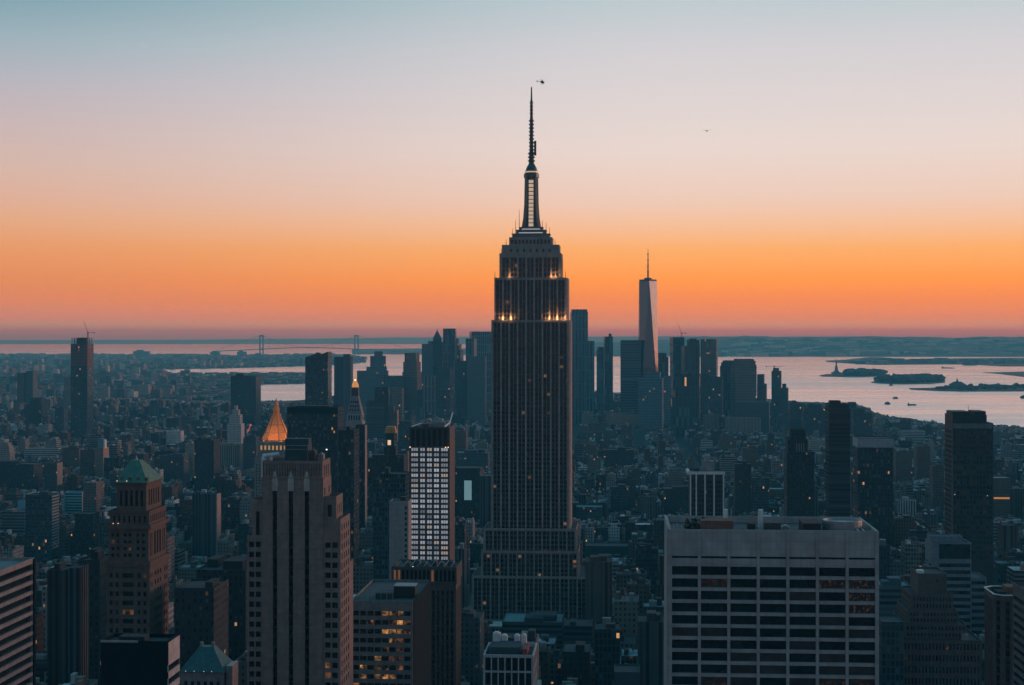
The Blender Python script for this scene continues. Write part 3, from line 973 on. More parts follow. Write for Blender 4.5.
def slotted_tower():
    D, k = 610, 0.38125
    root, w = site('slotted_skyscraper', 'pale stone tower with three tall dark slots and a stepped sunlit right side', 'skyscraper', 247, 341, D, 447, 700, None, GRID, 'slotted pale tower')
    SEEN.append((341, 350, 500, 700, D, None))
    wall = surf('pale_rose_stone', (0.245, 0.188, 0.168), 0.9, var=0.22, joint=1.9)
    t = Tower(root, [wall], TONE['lime'], budget=100)
    lx = lambda px: (px - 294) * k
    z = lambda y: Z(y, D)
    a, c = lx(262), lx(323.4)
    L = c - a
    p0 = 3.8
    rows = spans(z(540) - z(690), 15, 0.56, 0, 0, z(690))
    rows2 = [(q[0], q[1]) for q in rows]
    slots = [(x * k - 0.85, x * k + 0.85) for x in (12.6, 28.8, 45.0)]
    # central shaft: three slots, then the ribbed top storey
    t.tier(a, c, 0, 17, 0, z(478), (slots, [(z(700), z(491))], 1.6, strip_mat('slot_glass', (0.004, 0.007, 0.009), (0.008, 0.01, 0.012), 3.8, 0.0), 0, None), ([(2.5, 4.4), (11.5, 13.4)], spans(30, 6, 0.6, 0, 2, z(478) - 31), 0.5, GLASS, 0, None), None, roof=False)
    t.tier(a + 0.3, c - 0.3, 0.4, 16.6, z(478), z(461), (spans(L - 0.6, 21, 0.35, 0.8), [(z(476.5), z(463.5))], 0.5, surf('rib_shade_stone', (0.2, 0.17, 0.165), 0.9), 0, None), ([(3.0, 4.6), (6.8, 8.6), (11, 12.6)], [(z(477), z(466))], 0.5, GLASS, 0, None), None, par=1.6)
    led = MB()
    led.box(a - 0.15, c + 0.15, -0.3, 0.35, z(478.6), z(477.4))
    led.build('ledge', wall, root)
    for x0, x1 in slots:
        m = (x0 + x1) / 2 + a
        o = MB()
        o.prism([(m - 1.15, -0.35), (m + 1.15, -0.35), (m + 1.15, 0.3), (m - 1.15, 0.3)], z(491), z(480), 0)
        o.prism([(m - 1.15, -0.35), (m + 1.15, -0.35), (m + 1.15, 0.3), (m - 1.15, 0.3)], z(480), z(471.5), 0, top=[(m - 0.3, -0.1), (m + 0.3, -0.1), (m + 0.3, 0.3), (m - 0.3, 0.3)])
        o.build('slot_ornament', surf('carved_stone', (0.45, 0.4, 0.38), 0.9), root)
    # wings left and right, lower and lower
    def two(Lx, m0):
        return spans(Lx, 2, 0.78, m0 * 0.55)
    t.tier(lx(250.5), a, 1.2, 18, 0, z(500), ([(1.6, 3.0)], [(z(536), z(512))], 0.9, GLASS, 0, None), None, None)
    t.tier(lx(246.2), a, 0.5, 24, 0, z(536), (two(a - lx(246.2), 0.9), rows2, 0.45, GLASS, 0.05, DIM), None, None)
    t.tier(c, lx(336), 1.8, 15.5, 0, z(496.5), ([(1.4, 3.0)], [(z(517), z(505))], 0.8, GLASS, 0, None), (spans(13.7, 3, 0.4, 1.2), spans(12, 2, 0.72, 0.5, 2, z(530)), 0.5, GLASS, 0, None), None)
    b0, b1 = c, lx(340.6)
    t.tier(b0, b1, 0.8, 22, 0, z(519), None, (spans(21.2, 4, 0.42, 1), spans(z(521) - z(690), 17, 0.62, 0.3, 1, z(690)), 0.5, GLASS, 0.02, DIM), None)
    t.tier(b0, b1 - 0.3, 0.4, 0.85, 0, z(538), (two(b1 - 0.3 - b0, 0.8), rows2, 0.35, GLASS, 0.05, DIM), None, None, roof=False)
    t.tier(lx(250), lx(334), 22.2, 44, 0, z(575), None, None, None)
    t.done()
    # roof frame, plant and white tanks
    zr = z(461) - 1.6
    fr = MB()
    for x in (lx(280), lx(305)):
        for y in (6, 13):
            fr.bar((x, y, zr), (x, y, z(446)), 0.16)
    for y in (6, 13):
        for zz in (z(446.5), z(450.5)):
            fr.bar((lx(280), y, zz), (lx(305), y, zz), 0.16)
    fr.build('roof_frame', METAL, root)
    bulkhead(root, lx(281), lx(305), 7, 13, zr, z(440) - zr, (0.045, 0.1, 0.115))
    cooling(root, lx(306), 6, zr, 2.4, 4, z(452) - zr, DARKM)
    cooling(root, lx(314), 9, zr, 2.0, 3, z(456) - zr)
    for q in range(4):
        antenna(root, lx(307 + q * 3.4), 5 + q, zr, z(447 + q) - zr, 0.12)
    pt = MB()
    pt.bar((lx(259.5), 5, z(457)), (lx(276), 5, z(455)), 0.75, 0, 10)
    pt.bar((lx(260.5), 5, z(470)), (lx(260.5), 5, z(457)), 0.8, 0, 10)
    pt.bar((lx(268), 5, zr), (lx(268), 5, z(456)), 0.5, 0, 8)
    pt.build('roof_pipe', WHITEP, root)
    wb = MB()
    wb.box(a - 0.6, a - 0.05, 0.6, 4, z(478), z(458))
    wb.build('corner_buttress', WHITEP, root)
    lamp(root, lx(322), 10, z(452), 0.35, LAMPC)
slotted_tower()

def lit_office():
    D, k = 700, 0.4375
    root, w = site('lit_office_block', 'wide office block with rows of amber lit windows right of the pale slotted tower', 'office building', 350, 413, D, 584, 700, None, GRID, 'amber lit office')
    SEEN.append((413, 431, 600, 700, D, None))
    zt = Z(601, D)
    t = Tower(root, [surf('grey_spandrel', (0.2, 0.19, 0.19), 0.85)], TONE['grey'], budget=100)
    rows = [(zt - 4.4 - 3.95 * i - 2.1, zt - 4.4 - 3.95 * i) for i in range(9)][::-1]
    t.tier(-w / 2, w / 2, 0, 62, 0, zt, (spans(w, 8, 0.86, 0.8), rows, 0.7, GLASS, 0, None), None, None, rtone=(0.07, 0.09, 0.1))
    # rooms lit mostly to the right of the middle
    r = random.Random(21)
    out = []
    for p, ang, ww, hh, m in t.panes:
        row = round((zt - 4.4 - p[2] - 1.05) / 3.95)
        u = (p[0] + w / 2) / w
        if row == 0 and 0.52 < u < 0.8 or row == 2 and 0.5 < u < 0.9:
            m = WARM
        elif r.random() < (0.42 if u > 0.45 else 0.2) and row > 0:
            m = WARM if r.random() < 0.35 else DIM
        out.append((p, ang, ww, hh, m))
    t.panes = out
    t.done()
    bulkhead(root, w / 2 - 10.5, w / 2 - 1, 15, 24, zt - 1, 5.0, (0.02, 0.025, 0.028))
    ld = MB()
    ld.box(w / 2 - 10.6, w / 2 - 0.9, 14.8, 24.2, zt + 4.0, zt + 4.4)
    ld.build('bulkhead_lid', METAL, root)
    bulkhead(root, -w / 2 + 9, -w / 2 + 17, 12, 22, zt - 1, 2.4, (0.05, 0.08, 0.09))
    fr = MB()
    for i in range(5):
        fr.bar((-w / 2 + 7 + i * 2.6, 9, zt - 1), (-w / 2 + 7 + i * 2.6, 9, zt + 2.6), 0.14)
    fr.bar((-w / 2 + 6, 9, zt + 2.6), (-w / 2 + 18, 9, zt + 2.6), 0.2)
    fr.build('roof_frame', METAL, root)
    sw = MB()  # the shade on this side is painted as a black sheet
    sw.box(w / 2 + 0.01, w / 2 + 0.4, 1, 62, 0, zt + 0.1)
    sw.build('painted_shade_side', BLACKM, root)
lit_office()

def ribbed_crown_block():
    D, k = 800, 0.5
    root, w = site('ribbed_office_block', 'dark flat topped block with a ribbed top storey behind the amber lit office', 'office tower', 392, 456, D, 557, 640, None, GRID, 'ribbed top block')
    zt = Z(567, D)
    t = Tower(root, [surf('dark_stone', (0.085, 0.075, 0.07), 0.85)], TONE['dark'], budget=100)
    def stl(L, n):
        return spans(L, n, 0.5, 0.8)
    t.tier(-w / 2, w / 2, 0.6, 26, 0, zt - 8, (stl(w, 13), [(zt - 70, zt - 12)], 0.6, strip_mat('dark_strip', (0.006, 0.01, 0.012), (0.02, 0.022, 0.024), 3.8, 0.012), 0, None), (stl(25.4, 7), [(zt - 70, zt - 12)], 0.5, GLASS, 0, None), None, roof=False)
    t.tier(-w / 2 - 0.4, w / 2 + 0.4, 0, 26.6, zt - 8.2, zt, (spans(w + 0.8, 15, 0.62, 0.6), [(zt - 7.4, zt - 1.6)], 1.2, BLACKM, 0.22, lit('amber_slot', (1.0, 0.45, 0.2), 0.12)), None, None, par=1.2, rtone=(0.05, 0.07, 0.08))
    t.done()
    for i in range(6):
        cooling(root, -w / 2 + 5 + i * 4.3, 6 + (i % 2) * 6, zt - 1.2, 3, 5, 2.4, surf('teal_plant', (0.06, 0.1, 0.11), 0.6))
    b = MB()
    for i in range(9):
        b.bar((-w / 2 + 2 + i * 3.4, 2, zt), (-w / 2 + 3.5 + i * 3.4, 8, zt + 2), 0.16)
    b.build('roof_brace', METAL, root)
    lamp(root, -w / 2 + 10, 3, zt - 0.6, 0.3, LAMPC)
ribbed_crown_block()

def bright_window_tower():
    D, k = 1000, 0.625
    root, w = site('bright_window_tower', 'tower with a grid of bright white windows under a dark ribbed top', 'skyscraper', 409, 449, D, 420, 560, None, GRID, 'bright windowed tower')
    SEEN.append((449, 455, 425, 560, D, None))
    wall = surf('dark_grey_panel', (0.085, 0.085, 0.095), 0.8)
    t = Tower(root, [wall], TONE['slate'], budget=100)
    lx = lambda px: (px - 409) * k
    zt, zc = Z(427, D), Z(447, D)
    xs = [(lx(411.2), lx(417.8)), (lx(420.2), lx(424.8)), (lx(427.1), lx(431.8)), (lx(434.1), lx(438.9)), (lx(441.2), lx(447.8))]
    rows = [(zc - 0.6 - 3.23 * i - 1.95, zc - 0.6 - 3.23 * i) for i in range(28)][::-1]
    t.tier(-w / 2, w / 2, 0, 30, 0, zc, (xs, rows, 0.3, lit('white_sky_glow', (0.77, 0.83, 0.95), 0.25), 0.45, lit('whiter_sky_glow', (0.8, 0.86, 0.96), 0.33)), None, None, roof=False)  # panes glow by themselves in place of mirrored sky
    t.tier(-w / 2, w / 2, 0, 30, zc, zt, (spans(w, 7, 0.7, 0.5), [(zc + 0.3, zt - 1.2)], 1.2, surf('crown_bronze', (0.04, 0.034, 0.032), 0.7), 0, None), None, None, par=1.4, rtone=(0.2, 0.18, 0.18))
    # the painted sky glow differs from pane to pane
    shades = [lit('bright_sky_glow', (0.8, 0.86, 0.96), 0.40), lit('half_sky_glow', (0.77, 0.83, 0.95), 0.19), lit('warm_sky_glow', (1.0, 0.84, 0.72), 0.28), lit('dim_sky_glow', (0.7, 0.78, 1.0), 0.12)]
    r = random.Random(31)
    t.panes = [(p, a_, ww, hh, r.choice(shades) if m.name.startswith('whit') and r.random() < 0.3 else m) for p, a_, ww, hh, m in t.panes]
    t.done()
    mu = MB()
    for a, c in xs:
        for q in ([0.5] if c - a < 3.5 else [0.33, 0.67]):
            m = -w / 2 + a + (c - a) * q
            mu.box(m - 0.13, m + 0.13, 0.15, 0.29, zc - 92, zc - 0.5)
    mu.build('mullion', wall, root)
    sw = MB()
    sw.box(w / 2 + 0.01, w / 2 + 0.5, 0.1, 30, 0, zt - 0.4)
    sw.build('side_wall', surf('warm_tan_panel', (0.13, 0.105, 0.095), 0.8), root)
    for x, m in ((-w / 2 + 0.6, LAMPW), (w / 2 - 0.4, LAMPW), (w / 2 - 2.0, LAMPW)):
        lamp(root, x, -0.45, zc - 0.4, 0.35, m, 'corner_lamp')
    pp = MB()
    pp.bar((-w / 2 + 1, 4, zt), (-w / 2 + 6, 10, zt + 1.5), 0.5, 0, 8)
    pp.bar((w / 2 - 3, 2, zt), (w / 2 - 1, 14, zt + 2), 0.5, 0, 8)
    pp.bar((w / 2 - 1, 14, zt + 2), (w / 2, 22, zt + 8), 0.4, 0, 8)
    pp.build('roof_pipe', WHITEP, root)
    clutter(root, -w / 2 + 3, w / 2 - 3, 6, 27, zt - 1.4, 6, 11, False)
    for i in range(5):
        cooling(root, -w / 2 + 4 + i * 4, 20, zt - 1.4, 3, 6, 4 + i % 2, METAL)
bright_window_tower()

def beige_slab():
    D = 950
    root, w = site('blank_walled_slab', 'slim slab with a blank beige wall beside the bright white windows', 'apartment tower', 389, 408.5, D, 500, 560, None, GRID, 'blank beige slab')
    zt = Z(501, D)
    t = Tower(root, [surf('beige_render', (0.32, 0.3, 0.3), 0.9, var=0.1, joint=3.2)], TONE['lime'])
    t.tier(-w / 2, w / 2, 0, 14, 0, zt, ([(w - 2.2, w - 1.0)], spans(60, 18, 0.55, 0, 2.5, zt - 60), 0.4, GLASS, 0, None), None, None)
    t.done()
    bulkhead(root, -w / 2 + 6, w / 2 - 2, 4, 10, zt - 1, 3, (0.05, 0.05, 0.055))
beige_slab()

def white_pier_tower():
    D, k = 650, 0.40625
    root, w = site('white_pier_block', 'square block with white piers and a cluttered roof at the bottom below the tallest tower', 'office building', 483, 533.5, D, 632, 700, None, GRID, 'white piered block')
    zt = Z(655, D)
    t = Tower(root, [surf('white_pier_stone', (0.46, 0.45, 0.46), 0.8, var=0.15)], TONE['pale'])
    rows = [(zt - 6.8 - 4.6, zt - 6.8), (zt - 6.2, zt - 1.0)]
    rows = [(zt - 17.2, zt - 13.0), (zt - 12.4, zt - 7.2), (zt - 6.5, zt - 1.1)]
    t.tier(-w / 2, w / 2, 0, 27, 0, zt, (spans(w, 7, 0.82, 0.6), rows, 0.6, GLASS, 0.02, DIM), (spans(27, 9, 0.8, 0.6), rows, 0.6, GLASS, 0, None), (spans(27, 9, 0.8, 0.6), rows, 0.6, GLASS, 0, None), par=1.6, rtone=(0.06, 0.085, 0.095), th=0.8)
    t.done()
    zr = zt - 1.6
    bulkhead(root, -w / 2 + 2, 4, 8, 22, zr, 3.2, (0.05, 0.085, 0.1))
    b = MB()
    b.box(5.6, 7.6, 3, 16, zr, zr + 3.5)
    b.build('red_shed', surf('red_sheet', (0.3, 0.06, 0.05), 0.7), root)
    for i, (x, y, s, h) in enumerate(((-8, 20, 3.2, 6.5), (-4.5, 22, 2.4, 5.2), (1, 21, 2.2, 5.5), (4, 19, 2.2, 6.0))):
        cooling(root, x, y, zr, s, 3.4, h, WHITEP)
    ml = MB()
    ml.bar((5, 14, zr), (5, 14, zr + 9), 0.2)
    ml.bar((5, 14, zr + 9), (6.2, 14, zr + 4), 0.12)
    ml.build('roof_mast', WHITEP, root)
    lamp(root, -w / 2 + 3, 1.6, zr, 0.3, LAMPC)
white_pier_tower()

def concrete_grid_slab():
    D, k = 600, 0.375
    root, w = site('concrete_grid_slab', 'broad pale concrete office slab with wide dark window bands at lower right', 'office tower', 669.2, 876.8, D, 517, 700, None, GRID, 'broad concrete slab')
    zt = Z(530, D)
    wall = surf('travertine', (0.385, 0.36, 0.355), 0.85, var=0.2, scale=0.2, joint=2.95)
    t = Tower(root, [wall], TONE['lime'], budget=100)
    z = lambda y: Z(y, D)
    m0 = 0.5
    pit = (w - 2 * m0) / 7
    xs = [(m0 + pit * i + 0.55, m0 + pit * (i + 1) - 0.55) for i in range(7)]
    rows = [(z(567 + 12.3 * i + 8.9), z(567 + 12.3 * i)) for i in range(11)][::-1] + [(z(559), z(556.8))]
    side = (spans(44, 4, 0.9, 0.8), rows, 0.9, GLASS, 0.0, None)
    t.tier(-w / 2, w / 2, 0, 46, 0, zt, (xs, rows, 1.0, GLASS, 0.0, None), side, side, par=2.6, rtone=(0.09, 0.095, 0.1), th=0.8)
    r = random.Random(5)
    warm = {(1, 1), (5, 1), (6, 1), (6, 2), (6, 3), (1, 9), (5, 9), (6, 9)}
    out = []
    shades = [glass('half_drawn_blind', (0.022, 0.026, 0.028), 0.4), glass('drawn_blind', (0.016, 0.019, 0.021), 0.6), glass('clear_pane', (0.004, 0.008, 0.01), 0.06)]
    faint = lit('faint_room_glass', (1.0, 0.42, 0.18), 0.035, 0.8, 0.5)
    for p, ang, ww, hh, m in t.panes:
        col = int((p[0] + w / 2 - m0) / pit)
        row = round((z(571.4) - p[2]) / (12.3 * k))
        if ang == 0.0 and (col, row) in warm:
            m = faint
        elif r.random() < 0.28:
            m = r.choice(shades)
        out.append((p, ang, ww, hh, m))
    t.panes = out
    t.done()
    # piers standing proud, right up the wall
    for i in range(8):
        b = MB()
        x = -w / 2 + m0 + pit * i
        hwid = 0.55 if i not in (0, 7) else 0.7
        b.box(x - hwid, x + hwid, -0.45, -0.003, 0, zt - 0.15)
        b.build('pier', wall, root)
    fl = MB()                                       # the splayed left edge wall
    fl.prism([(-w / 2 - 1.4, 0), (-w / 2 - 0.004, 0), (-w / 2 - 0.004, 46), (-w / 2 - 1.4, 46)], 0, zt + 0.3, 0, top=[(-w / 2 - 0.5, 0), (-w / 2 - 0.004, 0), (-w / 2 - 0.004, 46), (-w / 2 - 0.5, 46)])
    fl.build('side_fin', wall, root)
    zr = zt - 2.6
    lx = lambda px: (px - 773.2) * k
    tb = MB()
    tb.box(lx(702), lx(735), 6, 16, zr, zr + 5.2)
    tb.build('brick_plant_room', surf('roof_brick', (0.2, 0.105, 0.085), 0.9), root)
    bulkhead(root, lx(750), lx(757), 6, 14, zr, 4.2, (0.02, 0.02, 0.022))
    bulkhead(root, lx(806), lx(824), 10, 26, zr, 4.0, (0.025, 0.027, 0.03))
    ov = MB()
    ov.lathe([(7.6, zr), (7.6, zr + 4.4), (7.0, zr + 4.4), (6.6, zr + 3.6)], 24, (lx(846) + 1, 20))
    ov.build('round_cooling_tower', METAL, root)
    for x, m in ((lx(727), WHITEP), (lx(763), WHITEP)):
        b = MB()
        b.box(x, x + 1.7, 18, 20, zr, zr + 8.2)
        b.build('white_vent', m, root)
    rl = MB()
    for q in (0, 2.0):
        rl.bar((w / 2 - 4 - q, 3, zr + 1.6), (w / 2 - 4 - q, 42, zr + 1.6), 0.22)
    for i in range(8):
        rl.bar((lx(672) + i * 1.4, 12 + (i % 3) * 3, zr), (lx(672) + i * 1.4, 12 + (i % 3) * 3, zr + 2.6), 0.2)
    rl.build('roof_rail', WHITEP, root)
    tr = MB()
    r = random.Random(8)
    for i in range(40):
        x, y, zz = lx(697) + r.uniform(-3.5, 3.5), 12 + r.uniform(-3, 3), zr + r.uniform(1, 5)
        s = r.uniform(0.6, 1.3)
        tr.lathe([(0.05, zz - s), (s, zz), (0.05, zz + s)], 6, (x, y))
    tr.build('roof_garden_tree', surf('roof_tree_leaves', (0.07, 0.06, 0.05), 0.9), root)
    clutter(root, lx(760), lx(800), 8, 40, zr, 4, 3, False)
concrete_grid_slab()

def chamfered_tower():
    D, k = 700, 0.4375
    root, w = site('chamfered_tower', 'dark corner cut tower with a white roof rim at the lower right', 'office tower', 996, 1036, D, 574, 700, None, GRID, 'white rimmed tower')
    zt = Z(596, D)
    h = w / 2
    o8 = [(-h + 3, 0), (h - 3, 0), (h, 3.5), (h, 22), (h - 4, 26), (-h + 4, 26), (-h, 22), (-h, 3.5)]
    t = Tower(root, [surf('dark_brown_stone', (0.09, 0.075, 0.072), 0.85)], TONE['dark'])
    n = len(o8)
    for i in range(n):
        p, q = o8[i], o8[(i + 1) % n]
        L = math.dist(p, q)
        stl = (spans(L, max(1, int(L / 3)), 0.55, 0.5), [(zt - 60, zt - 2.5)], 0.5, strip_mat('bronze_strip', (0.008, 0.011, 0.012), (0.03, 0.028, 0.028), 3.7, 0.01), 0, None)
        t.face(p, math.atan2(q[1] - p[1], q[0] - p[0]), L, 0, zt, stl)
    t.roof(o8, zt, (0.035, 0.04, 0.045), 2.2, 0.8)
    t.done()
    rim = MB()
    for i in (0, 2, 4, 5, 7, 6):
        p, q = o8[i], o8[(i + 1) % n]
        rim.bar((*p, zt + 0.25), (*q, zt + 0.25), 0.3, 0, 6)
    rim.build('roof_rim', surf('white_rim', (0.8, 0.8, 0.82), 0.5), root)
    b = MB()
    b.box(-1, 5, 12, 22, zt - 2.2, zt + 2.0)
    b.build('rust_plant_room', surf('rust_sheet', (0.2, 0.09, 0.06), 0.85), root)
    bulkhead(root, -5, -1.4, 12, 20, zt - 2.2, 2.0, (0.03, 0.035, 0.04))
    antenna(root, 3, 24, zt + 1, 7)
chamfered_tower()

def right_edge_block():
    D = 600
    root, w = site('banded_block', 'dark banded block cut off by the right edge beside the white rimmed tower', 'office building', 1040, 1120, D, 584, 700, None, GRID, 'right edge block')
    SEEN.append((1014, 1040, 584, 700, D, None))
    zt = Z(583, D + 40)
    t = Tower(root, [surf('band_slate', (0.11, 0.12, 0.13), 0.8)], TONE['slate'])
    rows = spans(56, 16, 0.55, 0, 2, zt - 58)
    t.tier(-w / 2, w / 2, 0, 41, 0, zt, ([(1, w - 1)], rows, 0.6, GLASS, 0, None), None, ([(1.0, 40.0)], rows, 0.6, GLASS, 0, None))
    t.done()
    clutter(root, -w / 2 + 3, w / 2 - 3, 5, 36, zt - 1.1, 4, 9, False)
right_edge_block()

def stepped_block():
    D, k = 900, 0.5625
    root, w = site('stepped_block', 'brown grey ziggurat block stepping up to a blank square top, at lower right', 'building', 903, 981, D, 577, 700, None, GRID, 'ziggurat block')
    lx = lambda px: (px - 942) * k
    z = lambda y: Z(y, D)
    t = Tower(root, [surf('smoky_brick', (0.105, 0.085, 0.08), 0.9)], TONE['brown'], budget=100)
    def win(a, c, y0, y1, nr, n, lp=0.02):
        return (spans(c - a, n, 0.45, 0.8), spans(z(y0) - z(y1), nr, 0.55, 0.6, 0.6, z(y1)), 0.4, GLASS, lp, DIM)
    T = [(903, 981, 640, 700, 5, 22, 0.0), (907, 968, 626, 641, 2, 17, 5.0), (911, 961, 613, 627, 2, 14, 8.0), (915, 957, 598, 614, 2, 12, 11.0)]
    for a, c, y0, y1, nr, n, ins in T:
        A, C_ = lx(a), lx(c)
        s = win(A, C_, y0, y1, nr, n)
        t.tier(A, C_, ins, 50 - ins * 0.6, 0 if y1 == 700 else z(y1), z(y0), s, (spans(50 - ins * 1.6, 10, 0.45, 0.8), s[1], 0.4, GLASS, 0.01, DIM), (spans(50 - ins * 1.6, 10, 0.45, 0.8), s[1], 0.4, GLASS, 0.01, DIM), par=1.0, rtone=(0.07, 0.075, 0.08))
    A, C_ = lx(923), lx(951.5)
    t.tier(A, C_, 13, 40, z(599), z(577), ([(10.0, 11.0)], [(z(586), z(583)), ], 0.3, GLASS, 0, None), None, None)
    t.done()
    cooling(root, lx(962), 3, z(640) - 1, 4, 4, 3.5, METAL)
    b = MB()
    b.box(A - 0.4, A + 3.2, 13, 18, z(577), z(574))
    b.build('white_cabin', WHITEP, root)
    clutter(root, lx(904), lx(912), 4, 30, z(640) - 1, 3, 4, True)
stepped_block()

def glass_wing_block():
    D, k = 1100, 0.6875
    root, w = site('glass_wing_tower', 'teal glass tower with pale floor lines behind the brown ziggurat block', 'office tower', 932, 971, D, 537, 640, None, GRID, 'teal lined tower')
    SEEN.append((926, 932, 537, 640, D, None))
    zt = Z(543, D)
    t = Tower(root, [surf('blue_grey_panel', (0.16, 0.21, 0.24), 0.7)], TONE['teal'], budget=100)
    rows = spans(62, 13, 0.55, 0, 1.0, zt - 74)
    t.tier(-w / 2, w / 2, 0, 24, 0, zt, ([(5.0, w - 0.6)], rows + [(zt - 11, zt - 0.8)], 0.3, TEALG, 0, None), None, ([(1, 9), (11, 22)], rows, 0.4, TEALG, 0, None), rtone=(0.1, 0.13, 0.15))
    t.tier(w / 2, w / 2 + 11, 3, 30, 0, Z(578, D), ([(0.8, 10.2)], spans(50, 10, 0.5, 0, 1.2, Z(578, D) - 50), 0.35, TEALG, 0, None), None, None, rtone=(0.1, 0.13, 0.15))
    t.tier(-w / 2 + 1, w / 2 - 4, 10, 23, zt - 1, zt + 3.4, None, None, None, rtone=(0.25, 0.3, 0.32))
    t.done()
    b = MB()
    for i in range(3):
        b.bar((-w / 2 - 4.5, 4, zt - 13 - i * 2.4), (-w / 2 - 0.2, 1, zt - 14 - i * 2.4), 0.4)
    b.build('side_balcony', METAL, root)
glass_wing_block()

def dark_glass_tower():
    D, k = 1300, 0.8125
    root, w = site('dark_glass_tower', 'big dark glass tower with a notched top standing against the water at right', 'skyscraper', 953, 993, D, 410, 545, None, GRID, 'big dark tower')
    SEEN.append((945, 953, 411, 545, D, None))
    lx = lambda px: (px - 973) * k
    z = lambda y: Z(y, D)
    wall = surf('dark_bronze_panel', (0.028, 0.04, 0.044), 0.6)
    t = Tower(root, [wall], TONE['dark'], budget=100)
    rows = spans(z(430) - z(560), 26, 0.6, 0, 0, z(560))
    s = (spans(32.5, 12, 0.62, 0.6), rows, 0.25, TEALG, 0.3, lit('greenish_glint_glow', (0.6, 0.9, 0.85), 0.03, 0.4))  # faintly glowing panes imitate greenish glints on the glass
    t.tier(-w / 2, w / 2, 0, 32, 0, z(423), s, None, (spans(32, 9, 0.6, 0.6), rows, 0.25, TEALG, 0, None), roof=True, par=1)
    t.tier(-w / 2, lx(986.5), 0, 32, z(424), z(415), None, None, None, par=3)
    t.done()
    for a, c, y0, hgt in ((-w / 2, lx(970), 0.0, z(411.5)), (lx(976), lx(987), 5, z(411.5))):
        b = MB()
        b.box(a + 0.05, c, y0 + 0.05, y0 + 26, z(415.5), hgt)
        b.build('screen_wall', wall, root)
    bd = MB()
    bd.box(-w / 2 + 0.4, lx(992), -0.35, -0.004, z(428.5), z(423.4))
    bd.build('pale_band', surf('band_concrete', (0.16, 0.17, 0.18), 0.8), root)
    ed = MB()
    ed.box(-w / 2 - 0.4, -w / 2 - 0.01, 0, 1.6, 0, z(411))
    ed.build('corner_pier', surf('slate_pier', (0.14, 0.15, 0.16), 0.8), root)
    antenna(root, lx(971), 10, z(412), 6)
    for x, y in ((lx(955), 495), (lx(987), 496)):
        lamp(root, x, -0.4, z(y), 0.4, lit('pale_lamp', (0.8, 0.9, 0.9), 0.6), 'facade_lamp')
dark_glass_tower()

def white_frame_tower():
    D, k = 1250, 0.78
    root, w = site('white_framed_tower', 'dark tower with white vertical frames and a white roof rim above the broad concrete slab', 'office tower', 690, 724, D, 460, 520, None, GRID, 'white framed tower')
    SEEN.append((684, 690, 470, 520, D, None))
    zt = Z(472, D)
    t = Tower(root, [surf('dark_infill', (0.045, 0.05, 0.055), 0.7)], TONE['dark'], budget=100)
    t.tier(-w / 2, w / 2, 0, 28, 0, zt, (spans(w, 12, 0.6, 0.5), spans(40, 10, 0.6, 0, 3, zt - 43), 0.25, GLASS, 0.03, COOL), None, (spans(28, 9, 0.6, 0.5), spans(40, 10, 0.6, 0, 3, zt - 43), 0.25, GLASS, 0, None), rtone=(0.16, 0.17, 0.18))
    t.done()
    for px in (690.6, 696.3, 705, 714, 723.4):
        b = MB()
        x = (px - 707) * k
        b.box(x - 0.55, x + 0.55, -0.6, -0.004, 0, zt - 1.9)
        b.build('white_pier', WHITEP, root)
    b = MB()
    b.box(-w / 2 - 2.2, w / 2 + 0.8, -0.8, -0.004, zt - 1.9, zt + 0.3)
    b.box(-w / 2 - 2.2, -w / 2 - 0.004, -0.004, 29, zt - 1.9, zt + 0.3)
    b.build('roof_rim', WHITEP, root)
    bulkhead(root, -3, 6, 9, 20, zt - 1, Z(462, D) - zt + 1, (0.3, 0.3, 0.31))
    bulkhead(root, -1, 3, 11, 18, Z(462, D) - 0.2, 4.5, (0.4, 0.4, 0.4))
    clutter(root, -w / 2 + 2, w / 2 - 2, 3, 26, zt - 1, 4, 14, False)
white_frame_tower()

